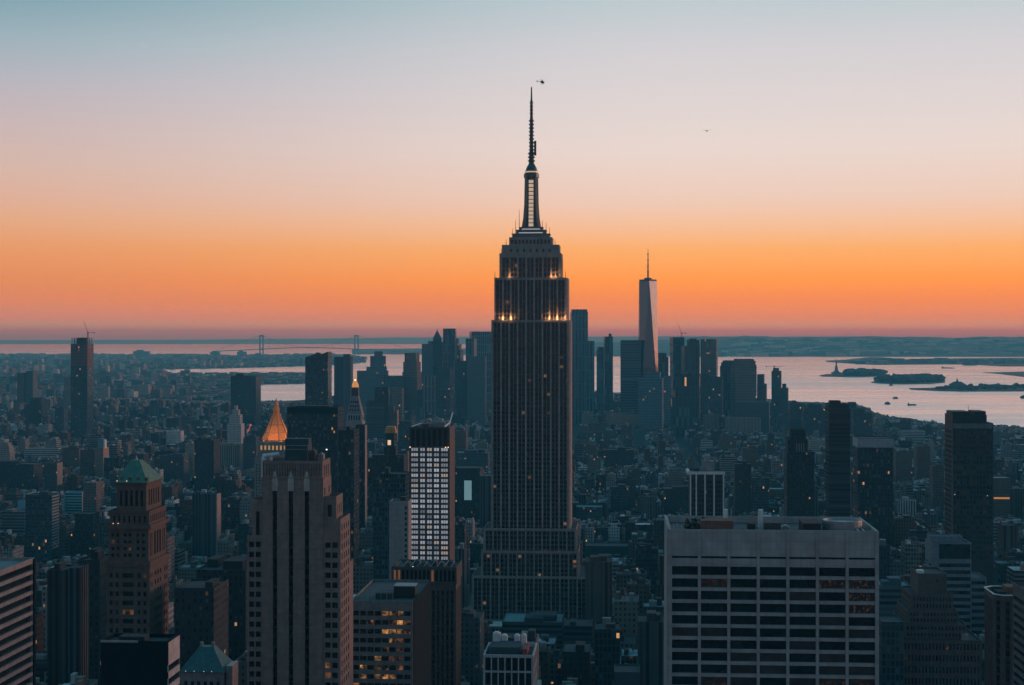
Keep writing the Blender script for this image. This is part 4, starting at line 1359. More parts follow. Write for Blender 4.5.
# ---------------------------------------------------------------- gilded pyramid, clock tower, small gilded lantern
GOLD = surf('gilded_tiles', (0.66, 0.29, 0.10), 0.5, var=0.2, scale=0.3, metallic=0.35)
def gilded_pyramid():
    D, k = 2000, 1.25
    root, w = site('gilded_pyramid_tower', 'stone tower with a floodlit golden pyramid roof behind the pale slotted tower', 'skyscraper', 258, 288, D, 398, 470, None, GRID, 'golden pyramid')
    z = lambda y: Z(y, D)
    hw = w / 2
    t = Tower(root, [LIME], TONE['lime'])
    t.tier(-hw - 4, hw + 4, -4, hw * 2 + 4, 0, z(457), (spans(w + 8, 12, 0.42, 1), spans(50, 12, 0.5, 0, 4, z(457) - 54), 0.4, GLASS, 0.0, DIM), None, None)
    t.tier(-hw, hw, 0, hw * 2, z(458), z(441), (spans(w, 7, 0.5, 1.5), [(z(450), z(445.5))], 0.8, lit('belfry_glow', (1.0, 0.55, 0.2), 0.4), 0, None), (spans(w, 7, 0.5, 1.5), [(z(450), z(445.5))], 0.8, GLASS, 0, None), None, par=1.0)
    t.done()
    def oct_(r, c=0.42):
        return [(r * x, hw + r * y) for x, y in ((-c, -1), (c, -1), (1, -c), (1, c), (c, 1), (-c, 1), (-1, c), (-1, -c))]
    p = MB()
    p.prism(oct_(hw * 0.93), z(440.5), z(416), 0, top=oct_(4.9))
    pyr = p.build('golden_pyramid', GOLD, root)
    lo8, hi8 = oct_(hw * 0.94), oct_(5.0)
    rb_ = MB()
    for i in range(8):
        rb_.bar((*lo8[i], z(440.5)), (*hi8[i], z(416)), 0.45, 0, 5)
    for q in (0.3, 0.62):
        ring = [(lo8[i][0] + (hi8[i][0] - lo8[i][0]) * q, lo8[i][1] + (hi8[i][1] - lo8[i][1]) * q) for i in range(8)]
        for i in range(8):
            rb_.bar((*ring[i], z(440.5 - 24.5 * q)), (*ring[(i + 1) % 8], z(440.5 - 24.5 * q)), 0.35, 0, 4)
    rb_.build('pyramid_rib', surf('bronze_rib', (0.2, 0.09, 0.035), 0.6), pyr)
    l = MB()
    l.prism(oct_(5.2), z(416), z(415))
    l.prism(oct_(3.7), z(415), z(409.5))
    l.prism(oct_(4.2), z(409.5), z(408.8))
    l.prism(oct_(3.2), z(408.8), z(398.5), 0, top=oct_(0.25))
    l.build('golden_lantern', GOLD, pyr)
    for x, y in ((-11, -3), (11, -3), (hw + 4, hw - 6)):
        lamp(root, x, y, z(441.5) + 0.4, 0.5, LAMPW, 'floodlight')
        li = bpy.data.lights.new('floodlight_bulb', 'SPOT')
        li.energy, li.color, li.shadow_soft_size = 21000, (1.0, 0.47, 0.2), 0.6
        li.spot_size, li.spot_blend = R(95), 0.6
        lo = bpy.data.objects.new('floodlight_bulb', li)
        COL.objects.link(lo)
        lo.parent = root
        lo.location = (x * 1.2 if abs(x) < hw else x + 12, y - 13 if abs(x) < hw else y, z(441.5) + 5)
        aim = Vector((x * 0.3 if abs(x) < hw else 0, hw, z(424))) - Vector(lo.location)
        lo.rotation_euler = aim.to_track_quat('-Z', 'Y').to_euler()
gilded_pyramid()

def clock_tower():
    D, k = 2100, 1.3125
    root, w = site('pyramid_clock_tower', 'slender stone tower with a steep pale pyramid top and glowing gold lantern', 'skyscraper', 346, 362, D, 374, 500, None, GRID, 'glowing lantern')
    z = lambda y: Z(y, D)
    hw = w / 2
    t = Tower(root, [surf('grey_marble', (0.34, 0.33, 0.34), 0.8)], TONE['pale'])
    t.tier(-hw, hw, 0, w, 0, z(424), (spans(w, 5, 0.45, 2), spans(110, 26, 0.5, 0, 4, z(424) - 114), 0.4, GLASS, 0.0, None), (spans(w, 5, 0.45, 2), spans(110, 26, 0.5, 0, 4, z(424) - 114), 0.4, GLASS, 0, None), None, roof=False)
    t.tier(-hw - 0.7, hw + 0.7, -0.7, w + 0.7, z(424), z(421.5), None, None, None, roof=False)
    t.tier(-hw + 0.6, hw - 0.6, 0.6, w - 0.6, z(421.5), z(414), (spans(w - 1.2, 5, 0.5, 1.5), [(z(420.5), z(415.5))], 0.8, GLASS, 0, None), (spans(w - 1.2, 5, 0.5, 1.5), [(z(420.5), z(415.5))], 0.8, GLASS, 0, None), None)
    t.done()
    sq = lambda r: [(-r, hw - r), (r, hw - r), (r, hw + r), (-r, hw + r)]
    p = MB()
    p.prism(sq(hw - 0.8), z(414), z(396), 0, top=sq(4.4))
    pyr = p.build('pyramid_roof', surf('pale_marble_roof', (0.23, 0.21, 0.215), 0.8), root)
    for i in range(3):
        for j in range(4):
            d = MB()
            zz = z(411 - 4 * i)
            rr = hw - 0.8 - (hw - 5.2) * ((zz - z(414)) / (z(396) - z(414)))
            x = (j - 1.5) * rr * 0.42
            d.box(x - 0.7, x + 0.7, hw - rr - 0.5, hw - rr + 0.8, zz, zz + 2.2)
            d.build('dormer', GLASS, pyr)
    l = MB()
    l.prism(sq(4.5), z(396), z(387.5))
    l.build('lantern_drum', DARKM, root)
    g = MB()
    g.lathe([(4.6, z(387.5)), (4.2, z(384.5)), (2.6, z(382)), (1.7, z(381)), (1.5, z(378)), (1.8, z(377.8)), (0.5, z(375.5)), (0.15, z(371.5))], 12, (0, hw))
    g.build('gold_lantern', lit('lantern_gold', (1.0, 0.42, 0.12), 0.55), root)
    b = MB()
    b.lathe([(1.3, z(381)), (1.3, z(379.4))], 8, (0, hw - 0.6))
    b.build('lantern_light', lit('lantern_white', (1, 0.7, 0.4), 2.0), root)
clock_tower()

def gilded_lantern_block():
    D = 1700
    root, w = site('lantern_roofed_block', 'dark block topped by a small gold mansard lantern left of the bright white windows', 'building', 372, 404, D, 427, 500, None, GRID, 'small gold mansard')
    z = lambda y: Z(y, D)
    k = D / F
    lx = lambda px: (px - 388) * k
    t = Tower(root, FAC['P'], TONE['dark'])
    t.tier(-w / 2, w / 2, 0, 36, 0, z(455), None, None, None)
    t.tier(lx(383), lx(395), 6, 20, z(456), z(447), None, None, None)
    t.tier(lx(385), lx(393), 8, 17, z(448), z(433.5), None, None, None, roof=False)
    t.done()
    m = MB()
    a, c = lx(383.4), lx(395)
    m.prism([(a, 6.5), (c, 6.5), (c, 18), (a, 18)], z(433.5), z(427), 0, top=[(a + 1.5, 8), (c - 1.5, 8), (c - 1.5, 16.5), (a + 1.5, 16.5)])
    m.build('gold_mansard', surf('gold_mansard_sheet', (0.5, 0.25, 0.09), 0.5, metallic=0.3), root)
    b = MB()
    b.box(lx(386.6), lx(389.8), 7.6, 7.99, z(445.5), z(440.6))
    b.build('lit_opening', lit('lantern_opening', (1.0, 0.72, 0.5), 0.8), root)
    for i in range(6):
        lamp(root, -w / 2 + 2 + i * 3.2, 1, z(454.5) - 1, 0.35, lit('soft_white', (0.9, 0.95, 1.0), 0.5), 'roof_lamp')
gilded_lantern_block()

def black_glass_slab():
    D = 1900
    root, w = site('black_slab_tower', 'wide black flat topped slab right of the golden pyramid', 'skyscraper', 287, 338, D, 407, 500, None, GRID, 'wide black slab')
    t = Tower(root, FAC['C'], (0.014, 0.016, 0.018))
    zt = Z(407, D)
    t.tier(-w / 2, w / 2, 0, 45, 0, zt, par=1.5, rtone=(0.03, 0.03, 0.032))
    t.done()
    b = MB()
    b.box(-w / 2 - 0.2, w / 2 + 0.2, -0.25, -0.01, zt - 8, zt - 0.4)
    b.build('top_band', BLACKM, root)
    bulkhead(root, -w / 2 + 8, w / 2 - 12, 10, 34, zt - 1.5, 2.5, (0.02, 0.02, 0.022))
black_glass_slab()

# ================================================================== plainer towers of the middle distance
#        label, px0, px1, top row, distance, depth, lowest row seen, tone, style, keywords
MID = [
 # left part
 ('dark teal block with a striped lower neighbour, at the left edge below the pale turret', 25, 52, 495, 1000, 22, 565, 'teal', 'C', dict(bulk=1, side='R')),
 ('bright turquoise glass wall with rosy end right of the dark teal block', 64.5, 82, 492, 1180, 18, 516, (0.2, 0.52, 0.64), 'R', dict(side='G')),  # mirrored sky is put into this turquoise tone
 ('small turquoise glass cabin tower left of the dark teal block', 17.5, 24.5, 501, 1080, 10, 512, (0.18, 0.46, 0.58), 'B', {}),  # this turquoise also holds the sky's reflection as colour
 ('low pale ribbon windowed block left of the dark teal block', 1, 25, 512, 1020, 30, 535, 'grey', 'R', dict(bulk=1)),
 ('dark glass tower with one rosy end wall between green roof and golden pyramid', 192, 216, 494, 1200, 16, 562, 'teal', 'V', dict(bulk=1, side='T')),
 ('dark bulky block against the left edge above the ribbon windowed block', -10, 34, 464, 1500, 40, 490, 'dark', 'P', dict(bulk=2)),
 ('dark narrow tower with pale right edge above the dark teal block', 44, 57, 463, 1450, 24, 495, 'slate', 'P', dict(side='L')),
 ('round shouldered pale stone tower cut by the left edge', -6, 10, 443, 1700, 25, 463, 'lime', 'P', dict(tiers=[(0, 1, 452), (0.1, 0.95, 446), (0.2, 0.85, 443)])),
 ('brown apartment slab left of the sunlit tan slab', 62, 79, 448, 1750, 22, 468, 'brown', 'P', dict(bulk=1)),
 ('dark brown slab joined to the left side of the sunlit tan slab', 80, 95, 450, 1750, 22, 476, 'brown', 'P', dict(bulk=1)),
 ('sunlit tan slab with a white roof cabin above the green copper roof', 95, 103, 448, 1700, 30, 480, 'tan', 'P', dict(side='L', cabin=1)),
 ('long low pale terrace block left of the brown apartment slabs', 24, 58, 448.5, 2100, 20, 458, 'pale', 'R', {}),
 ('white stepped turret building with teal lit windows left of the golden pyramid', 227, 241, 407, 2300, 30, 446, 'pale', 'P', dict(tiers=[(0, 1, 424), (0.12, 0.9, 415), (0.28, 0.76, 410), (0.42, 0.62, 406)], side='W')),
 ('broad limestone block with tall window bays under the white turret', 214, 240, 445, 2000, 40, 468, 'lime', 'V', dict(bulk=2)),
 ('slim pale block beside the big dark cube, left of the limestone bays', 185, 194, 444, 1900, 24, 480, 'lime', 'P', dict(bulk=1)),
 ('big dark cube between the green copper roof and the limestone bays', 194, 214, 440, 1650, 40, 492, 'dark', 'P', dict(bulk=2)),
 ('grey loft block right of the green copper roof', 160, 184, 456, 1750, 40, 482, 'slate', 'P', dict(bulk=2)),
 ('white blank walled loft standing out in the low rooftops at left', 166, 181, 431, 2500, 25, 441, 'white', 'P', dict(bulk=1)),
 ('pair topped white loft beside the dark cube above the grey loft', 152, 160, 470, 1600, 20, 486, 'pale', 'P', dict(bulk=1)),
 ('thin teal tower in the far left rooftops', 81, 87, 410, 3200, 14, 440, 'teal', 'C', {}),
 ('pale blue tower among the far left rooftops', 55, 64, 408, 3000, 30, 430, 'blue', 'P', dict(bulk=1)),
 ('dark shouldered housing tower at far left', 24, 42, 398, 3600, 40, 424, 'dark', 'P', dict(tiers=[(0, 1, 404), (0.3, 0.9, 398)])),
 ('slim housing slab left of the tower with the crane', 17, 24, 373, 5200, 40, 393, 'brown', 'P', {}),
 ('second slim housing slab left of the tower with the crane', 26, 33, 371, 5200, 40, 393, 'slate', 'P', {}),
 ('grey housing slab just left of the tower with the crane', 64, 71, 377, 5000, 30, 386, 'grey', 'P', {}),
 ('low white slab far behind the tower with the crane', 52, 58, 369.5, 6500, 25, 374, 'white', 'P', {}),
 ('flat topped dark block beside the water at left', 230.5, 256, 376, 4300, 60, 408, 'dark', 'P', dict(tiers=[(0, 1, 376), (0.15, 0.45, 373.6)])),
 ('dark tower with a slanted top in front of the bridge and water', 305, 328, 357, 3000, 40, 408, (0.02, 0.035, 0.042), 'C', dict(slant=(351.8, 357))),
 ('bluish ribbed tower right of the slant topped tower', 334, 350.5, 357, 4000, 40, 400, 'blue', 'V', dict(bulk=1)),
 ('very slim black tower right of the glowing lantern', 374.5, 388.5, 387.5, 2500, 20, 440, (0.012, 0.015, 0.017), 'C', {}),
 ('banded slab in front of the very slim black tower', 366, 384, 402, 2350, 24, 440, 'slate', 'R', dict(bulk=1)),
 ('narrow rosy tower behind the small gold mansard', 389.5, 397, 410, 2300, 24, 440, 'brick', 'P', dict(tiers=[(0, 1, 413), (0.05, 0.55, 407)], side='L')),
 ('slim black glass tower in front of the pale pyramid top', 355.5, 364.8, 425, 1950, 14, 530, (0.012, 0.015, 0.017), 'C', dict(side='L')),
 ('dark slab in front of the foot of the glowing lantern tower', 338, 354, 430, 1500, 30, 560, (0.014, 0.02, 0.024), 'C', dict(bulk=1)),
 ('dark stepped block under the small gold mansard', 368, 388, 458, 1450, 30, 520, 'dark', 'C', dict(bulk=2)),
 ('teal lit block left of the blank beige slab', 373, 405, 474, 1300, 30, 560, (0.03, 0.075, 0.088), 'C', dict(bulk=1, tiers=[(0, 1, 480), (0.2, 1, 474)])),
 ('narrow dark tower with a rosy edge above the blank beige slab', 398, 407, 452, 1400, 20, 500, 'dark', 'P', dict(side='L')),
 ('wide gridded block behind the small gold mansard', 398, 412, 421, 2400, 40, 452, 'slate', 'C', {}),
 ('low reddish block right of the bright white windows', 455, 466, 431, 2000, 40, 455, 'brick', 'P', dict(bulk=2)),
 ('pale flat roofed block beyond the reddish block', 456, 488, 453, 1850, 50, 470, 'blue', 'P', dict(bulk=3, rtone=(0.2, 0.24, 0.26))),
 ('brown block with a bright pale blue wall panel', 455, 480, 468, 1600, 40, 520, 'dark', 'P', dict(panel=(464.2, 471.6, 480.5, 500))),
 ('slim slate block against the left side of the tallest tower', 480, 492, 476, 1550, 40, 530, 'slate', 'V', {}),
 ('dark block with a red lit lattice on its roof left of the golden pyramid', 243, 256, 437, 2250, 30, 470, 'slate', 'P', dict(bulk=1, red=1)),
 # right part
 ('dark slim tower with level bands rising to the water line at right', 829, 850, 403, 1500, 26, 520, 'dark', 'R', dict(tiers=[(0, 1, 409), (0, 0.95, 404.5), (0.12, 0.6, 401)])),
 ('black stepped tower with a pale striped centre left of the banded slim tower', 787, 814, 437, 1600, 30, 520, 'dark', 'P', dict(tiers=[(0, 1, 452), (0.05, 0.78, 440), (0.16, 0.7, 430)], stripes=1)),
 ('grey block with a pale cluttered roof in front of the black stepped tower', 800, 818, 486, 1150, 24, 520, 'slate', 'V', dict(tiers=[(0, 1, 486), (0.25, 0.85, 480)], rtone=(0.4, 0.42, 0.44), bulk=2)),
 ('dark tower with a broad pale top band right of the banded slim tower', 858, 893, 438, 1700, 36, 522, (0.022, 0.032, 0.036), 'C', dict(band=(447.5, 438.5))),
 ('slim dark block between the banded slim tower and the pale topped tower', 851, 858, 462, 1650, 30, 520, 'slate', 'P', {}),
 ('brown block with one glowing orange floor right of the big dark tower', 993.5, 1011, 478, 1500, 30, 520, 'brown', 'P', dict(glow=(499, 497.3), rtone=(0.3, 0.33, 0.35))),
 ('rosy brown apartment pair left of the big dark tower', 917, 930, 446, 2300, 30, 480, 'brick', 'P', dict(bulk=1)),
 ('tall rust block right of the rosy apartment pair', 933, 944, 466, 1900, 30, 510, 'brown', 'P', dict(bulk=1)),
 ('brown apartment block with striped wall right of the pale topped tower', 896, 912, 452, 2200, 30, 484, 'brown', 'P', dict(bulk=1)),
 ('pale blue low block near the water right of the pale topped tower', 903, 925, 431, 3100, 40, 438, 'pale', 'R', {}),
 ('white frame loft below the rosy apartments', 898, 917, 501, 1500, 25, 516, 'pale', 'V', dict(bulk=1)),
 ('small white walled tower right of the black stepped tower', 808, 820, 440, 2300, 20, 452, 'lime', 'P', dict(bulk=1)),
 ('dark square block right of the white framed tower', 735, 751, 464, 1450, 30, 516, (0.03, 0.028, 0.027), 'P', dict(bulk=1)),
 ('brown tower behind the dark square block', 743, 758, 448, 1900, 30, 470, 'brick', 'P', dict(bulk=1)),
 ('blue grey gridded block right of the dark square block', 752, 769, 478, 1350, 26, 516, 'slate', 'C', dict(bulk=1)),
 ('low orange brown block with pale roof line right of the gridded block', 770, 784, 489, 1500, 26, 500, 'brick', 'P', dict(rtone=(0.5, 0.52, 0.54))),
 ('wide dark low block in front of the white framed tower', 664, 700, 489, 1100, 40, 517, 'dark', 'P', dict(bulk=2)),
 ('brown domed loft in the middle of the rooftops right of the tallest tower', 719, 736, 438, 2300, 30, 450, 'brick', 'P', dict(tiers=[(0, 1, 441), (0.15, 0.85, 436)])),
 ('long pale loft with tall window bays beyond the brown domed loft', 727, 761, 418, 3000, 40, 432, 'lime', 'V', {}),
 ('pair of tan lofts left of the long pale loft', 704, 719, 415, 3000, 30, 428, 'tan', 'V', dict(bulk=2)),
 ('teal walled loft among the rooftops right of the tallest tower', 633.5, 645, 430, 2400, 30, 446, (0.05, 0.15, 0.17), 'B', {}),
 ('low tan loft with sunlit roof right of the tallest tower', 606, 640, 415, 2900, 40, 424, 'tan', 'P', dict(bulk=1)),
 ('low teal roofed hall close to the tallest tower', 582, 602, 432, 2400, 30, 440, 'teal', 'P', {}),
 ('rosy loft close to the right side of the tallest tower', 585, 597, 445, 2000, 26, 456, 'brick', 'P', dict(bulk=1)),
 ('dark wide loft block right of the tallest tower', 604, 634, 450, 1900, 40, 468, 'dark', 'P', dict(bulk=2)),
 ('pale ended apartment block right of the dark wide loft', 626, 633, 449, 1850, 30, 468, 'lime', 'P', {}),
 ('small blue grey tower with lit windows right of the tallest tower', 645, 658, 474, 1700, 26, 488, 'blue', 'C', dict(bulk=1, tiers=[(0, 1, 476), (0.2, 0.8, 472)])),
 ('gridded brick loft with white frames right of the tallest tower', 611, 630, 487, 1500, 30, 514, 'slate', 'C', dict(bulk=2)),
 ('low block with blue roof edge against the tallest tower', 576, 602, 507, 1450, 30, 522, 'teal', 'P', dict(rtone=(0.12, 0.25, 0.3))),
 ('small white castle like tower block right of the tallest tower', 608.5, 620, 525, 1250, 10, 545, 'white', 'P', dict(tiers=[(0, 1, 528), (0.2, 0.8, 524)])),
 ('low dark hall in front of the white castle like block', 585, 628, 546, 1150, 30, 562, 'teal', 'B', {}),
 ('ribbed brown block low right of the tallest tower', 585, 612, 562, 1150, 30, 620, 'brown', 'V', dict(bulk=2)),
 ('dark ribbed block left of the broad concrete slab', 638, 664, 622, 850, 24, 685, 'slate', 'V', dict(bulk=2)),
 ('long low block with a pale teal roof edge at the foot of the tallest tower', 502, 562, 622, 1150, 40, 640, 'slate', 'R', dict(bulk=3, rtone=(0.2, 0.3, 0.32))),
 ('low teal hall right of the pale teal roof edge', 564, 592, 626, 1080, 30, 650, 'teal', 'R', dict(bulk=1)),
 ('dark low block under the low teal hall', 563, 590, 652, 950, 30, 690, 'dark', 'P', dict(rtone=(0.09, 0.1, 0.11), bulk=2)),
 ('grey roofed low block left of the white piered block', 455, 480, 618, 1000, 30, 685, 'slate', 'P', dict(bulk=3)),
 ('pale low block with a blue top left of the ziggurat', 880, 911, 586, 1000, 24, 640, (0.06, 0.14, 0.17), 'R', dict(bulk=2, rtone=(0.3, 0.33, 0.34))),
 ('dark green low block at the bottom right of the broad slab', 882, 904, 622, 880, 24, 690, 'teal', 'C', {}),
 ('blue roofed low tower at the bottom left of the broad slab', 614, 640, 672, 800, 20, 690, 'blue', 'B', {}),
 # lower left valley
 ('narrow blue grey tower in the dark valley right of the banded slab', 68, 79, 568, 820, 16, 640, 'blue', 'V', {}),
 ('dark brown tower in the valley beside the banded slab', 47, 66, 570, 830, 20, 640, 'dark', 'V', dict(bulk=1)),
 ('dark block left of the green roofed tower with faint lit rooftop', 78, 100, 560, 900, 26, 640, 'dark', 'P', dict(bulk=2)),
 ('dark stepped block under the turquoise wall', 70, 94, 512, 1100, 30, 560, 'dark', 'P', dict(tiers=[(0, 1, 530), (0.15, 0.9, 514)])),
 ('wide dark office left of the pale slotted tower with faint lit floor', 196, 246, 570, 900, 40, 640, 'dark', 'P', dict(bulk=2)),
 ('dark office lower left of the pale slotted tower with rows of dim windows', 174, 214, 588, 800, 30, 680, 'dark', 'P', dict(bulk=1)),
]
def midtown_simple():
    for lab, a, c, top, D, dep, low, tone, st, kw in MID:
        kw = dict(kw)
        if low - top < 75 and low < 600 and top > 362 and not 370 < top < 378:             # a low building stands as far off as its foot shows
            D = max(D, H * F / (low - HY + 10))
        side, cabin, panel, stripes, band, glow, slant, red = (kw.pop(q, None) for q in ('side', 'cabin', 'panel', 'stripes', 'band', 'glow', 'slant', 'red'))
        cat = 'building' if (D > 1900 and top > 410) or top > 500 else 'tower'
        nm = {'loft': 'loft_building', 'slab': 'apartment_slab', 'tower': 'office_tower', 'hall': 'hall_building'}
        root, w = simple(next((v for q, v in nm.items() if q in lab.split(' with ')[0]), 'city_block_building'), lab, a, c, top, D, dep, low, tone, st, cat, **kw)
        z = lambda y: Z(y, D)
        k = D / F
        lx = lambda px: (px - (a + c) / 2) * k
        zt = z(top)
        if side:
            m = {'R': surf('band_concrete_side', (0.3, 0.3, 0.31), 0.8), 'G': surf('afterglow_tint_panel', (0.5, 0.38, 0.34), 0.7), 'T': surf('afterglow_tint_wall', (0.4, 0.31, 0.28), 0.8), 'L': surf('afterglow_tint_brick', (0.36, 0.26, 0.21), 0.85), 'W': surf('white_end_stone', (0.6, 0.58, 0.57), 0.8)}[side]  # floor bands aside, these end colours have the afterglow painted in
            b = MB()
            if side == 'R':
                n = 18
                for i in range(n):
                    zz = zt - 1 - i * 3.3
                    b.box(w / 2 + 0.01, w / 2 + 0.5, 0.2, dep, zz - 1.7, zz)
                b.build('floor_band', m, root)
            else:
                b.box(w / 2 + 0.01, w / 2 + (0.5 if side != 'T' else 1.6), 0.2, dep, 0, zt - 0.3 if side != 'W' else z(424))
                b.build('afterglow_tint_end', m, root)
        if red:
            b = MB()
            for p, q in (((246.5, 433), (248.5, 429)), ((248.5, 429), (250.5, 424)), ((246, 430), (249, 430.5)), ((248.5, 425), (251.5, 425.5))):
                b.bar((lx(p[0]), 4, z(p[1])), (lx(q[0]), 4, z(q[1])), 0.8)
            b.build('red_lit_lattice', lit('red_lattice_light', (1.0, 0.25, 0.2), 0.5), root)
            antenna(root, lx(248.5), 4.5, zt - 1, z(430) - zt, 0.6)
        if cabin:
            b = MB()
            b.box(lx(a + 2), lx(a + 8), 2, 12, zt - 1, z(439))
            b.build('roof_cabin', surf('teal_cabin', (0.16, 0.25, 0.28), 0.7), root)
            b = MB()
            b.box(lx(a + 8) + 0.01, lx(a + 9.5), 2.2, 12, zt - 1, z(440))
            b.build('cabin_end_wall', WHITEP, root)
            antenna(root, lx(a + 5), 6, z(439), 18 * k, 0.5)
        if panel:
            b = MB()
            b.box(lx(panel[0]), lx(panel[1]), -0.4, -0.004, z(panel[3]), z(panel[2]))
            b.build('wall_panel', lit('pale_blue_panel', (0.35, 0.68, 0.8), 0.32), root)
        if stripes:
            for i in range(4):
                b = MB()
                x = lx(796.5 + i * 2.4)
                b.box(x, x + 0.9, 2.2, 2.6, z(474), z(443))
                b.build('pale_pier', surf('pale_pier_stone', (0.3, 0.29, 0.29), 0.8), root)
        if band:
            b = MB()
            b.box(-w / 2 - 0.3, w / 2 + 0.3, -0.35, -0.004, z(band[0]), z(band[1]))
            b.box(-w / 2 - 0.3, -w / 2 - 0.004, -0.004, dep, z(band[0]), z(band[1]))
            b.build('top_band', surf('pale_top_band', (0.36, 0.37, 0.39), 0.7), root)
        if glow:
            b = MB()
            b.box(-w / 2 + 0.6, w / 2 - 2, -0.2, -0.004, z(glow[0]), z(glow[1]))
            b.build('lit_floor', lit('orange_floor', (1.0, 0.42, 0.1), 0.45), root)
        if slant:
            b = MB()
            h0, h1 = z(slant[1]) - 0.9, z(slant[0])
            for y in (0.0, dep - 1.0):
                b.quad([(-w / 2, y, h0), (w / 2, y, h0), (w / 2, y, h1), (w * 0.12, y, z(354.5)), (-w * 0.1, y, z(354)), (-w / 2, y, z(357.5))][:6])
                b.quad([(-w / 2, y + 1, h0), (-w / 2, y + 1, z(357.5)), (-w * 0.1, y + 1, z(354)), (w * 0.12, y + 1, z(354.5)), (w / 2, y + 1, h1), (w / 2, y + 1, h0)])
            b.box(-w / 2, -w / 2 + 1, 1, dep - 1, h0, z(357.5))
            b.box(w / 2 - 1, w / 2, 1, dep - 1, h0, h1)
            b.box(w * 0.1 - 8, w * 0.1, 8, 20, h0, z(352.6))
            b.build('screen_crown', DARKM, root)
midtown_simple()

# the tower under construction at the left, with its crane
def unfinished_tower():
    D = 3800
    root, w = site('unfinished_tower', 'dark tower under construction with a crane, standing above the horizon at far left', 'skyscraper', 70.5, 87.5, D, 337.5, 400, None, GRID, 'far left crane tower')
    z = lambda y: Z(y, D)
    t = Tower(root, FAC['C'], (0.03, 0.07, 0.085))
    t.tier(-w / 2, w / 2, 0, 45, 0, z(366), roof=False)
    t.done()
    b = MB()
    b.box(-w / 2, w / 2, 0, 45, z(366), z(344), 0, (0.17, 0.08, 0.06))
    b.build('bare_floors', FAC['DP'], root)
    b = MB()
    for i in range(7):
        zz = z(344) + i * 2.4
        b.box(-w / 2 + 1.5, w / 2 - 0.5, 1, 44, zz, zz + 0.5)
    for x in range(7):
        for y in (2, 22, 42):
            xx = -w / 2 + 2.5 + x * (w - 6) / 6
            b.bar((xx, y, z(344)), (xx, y, z(338.2)), 0.7)
    b.box(-8, 10, 14, 34, z(344), z(337.6))
    b.build('open_frame', surf('raw_concrete', (0.16, 0.1, 0.085), 0.9), root)
unfinished_tower()
crane('tower crane with a raised jib on the dark tower at far left', 86.5, 333, 82, 320.5, 3800, Z(337.6, 3800), 0.5)

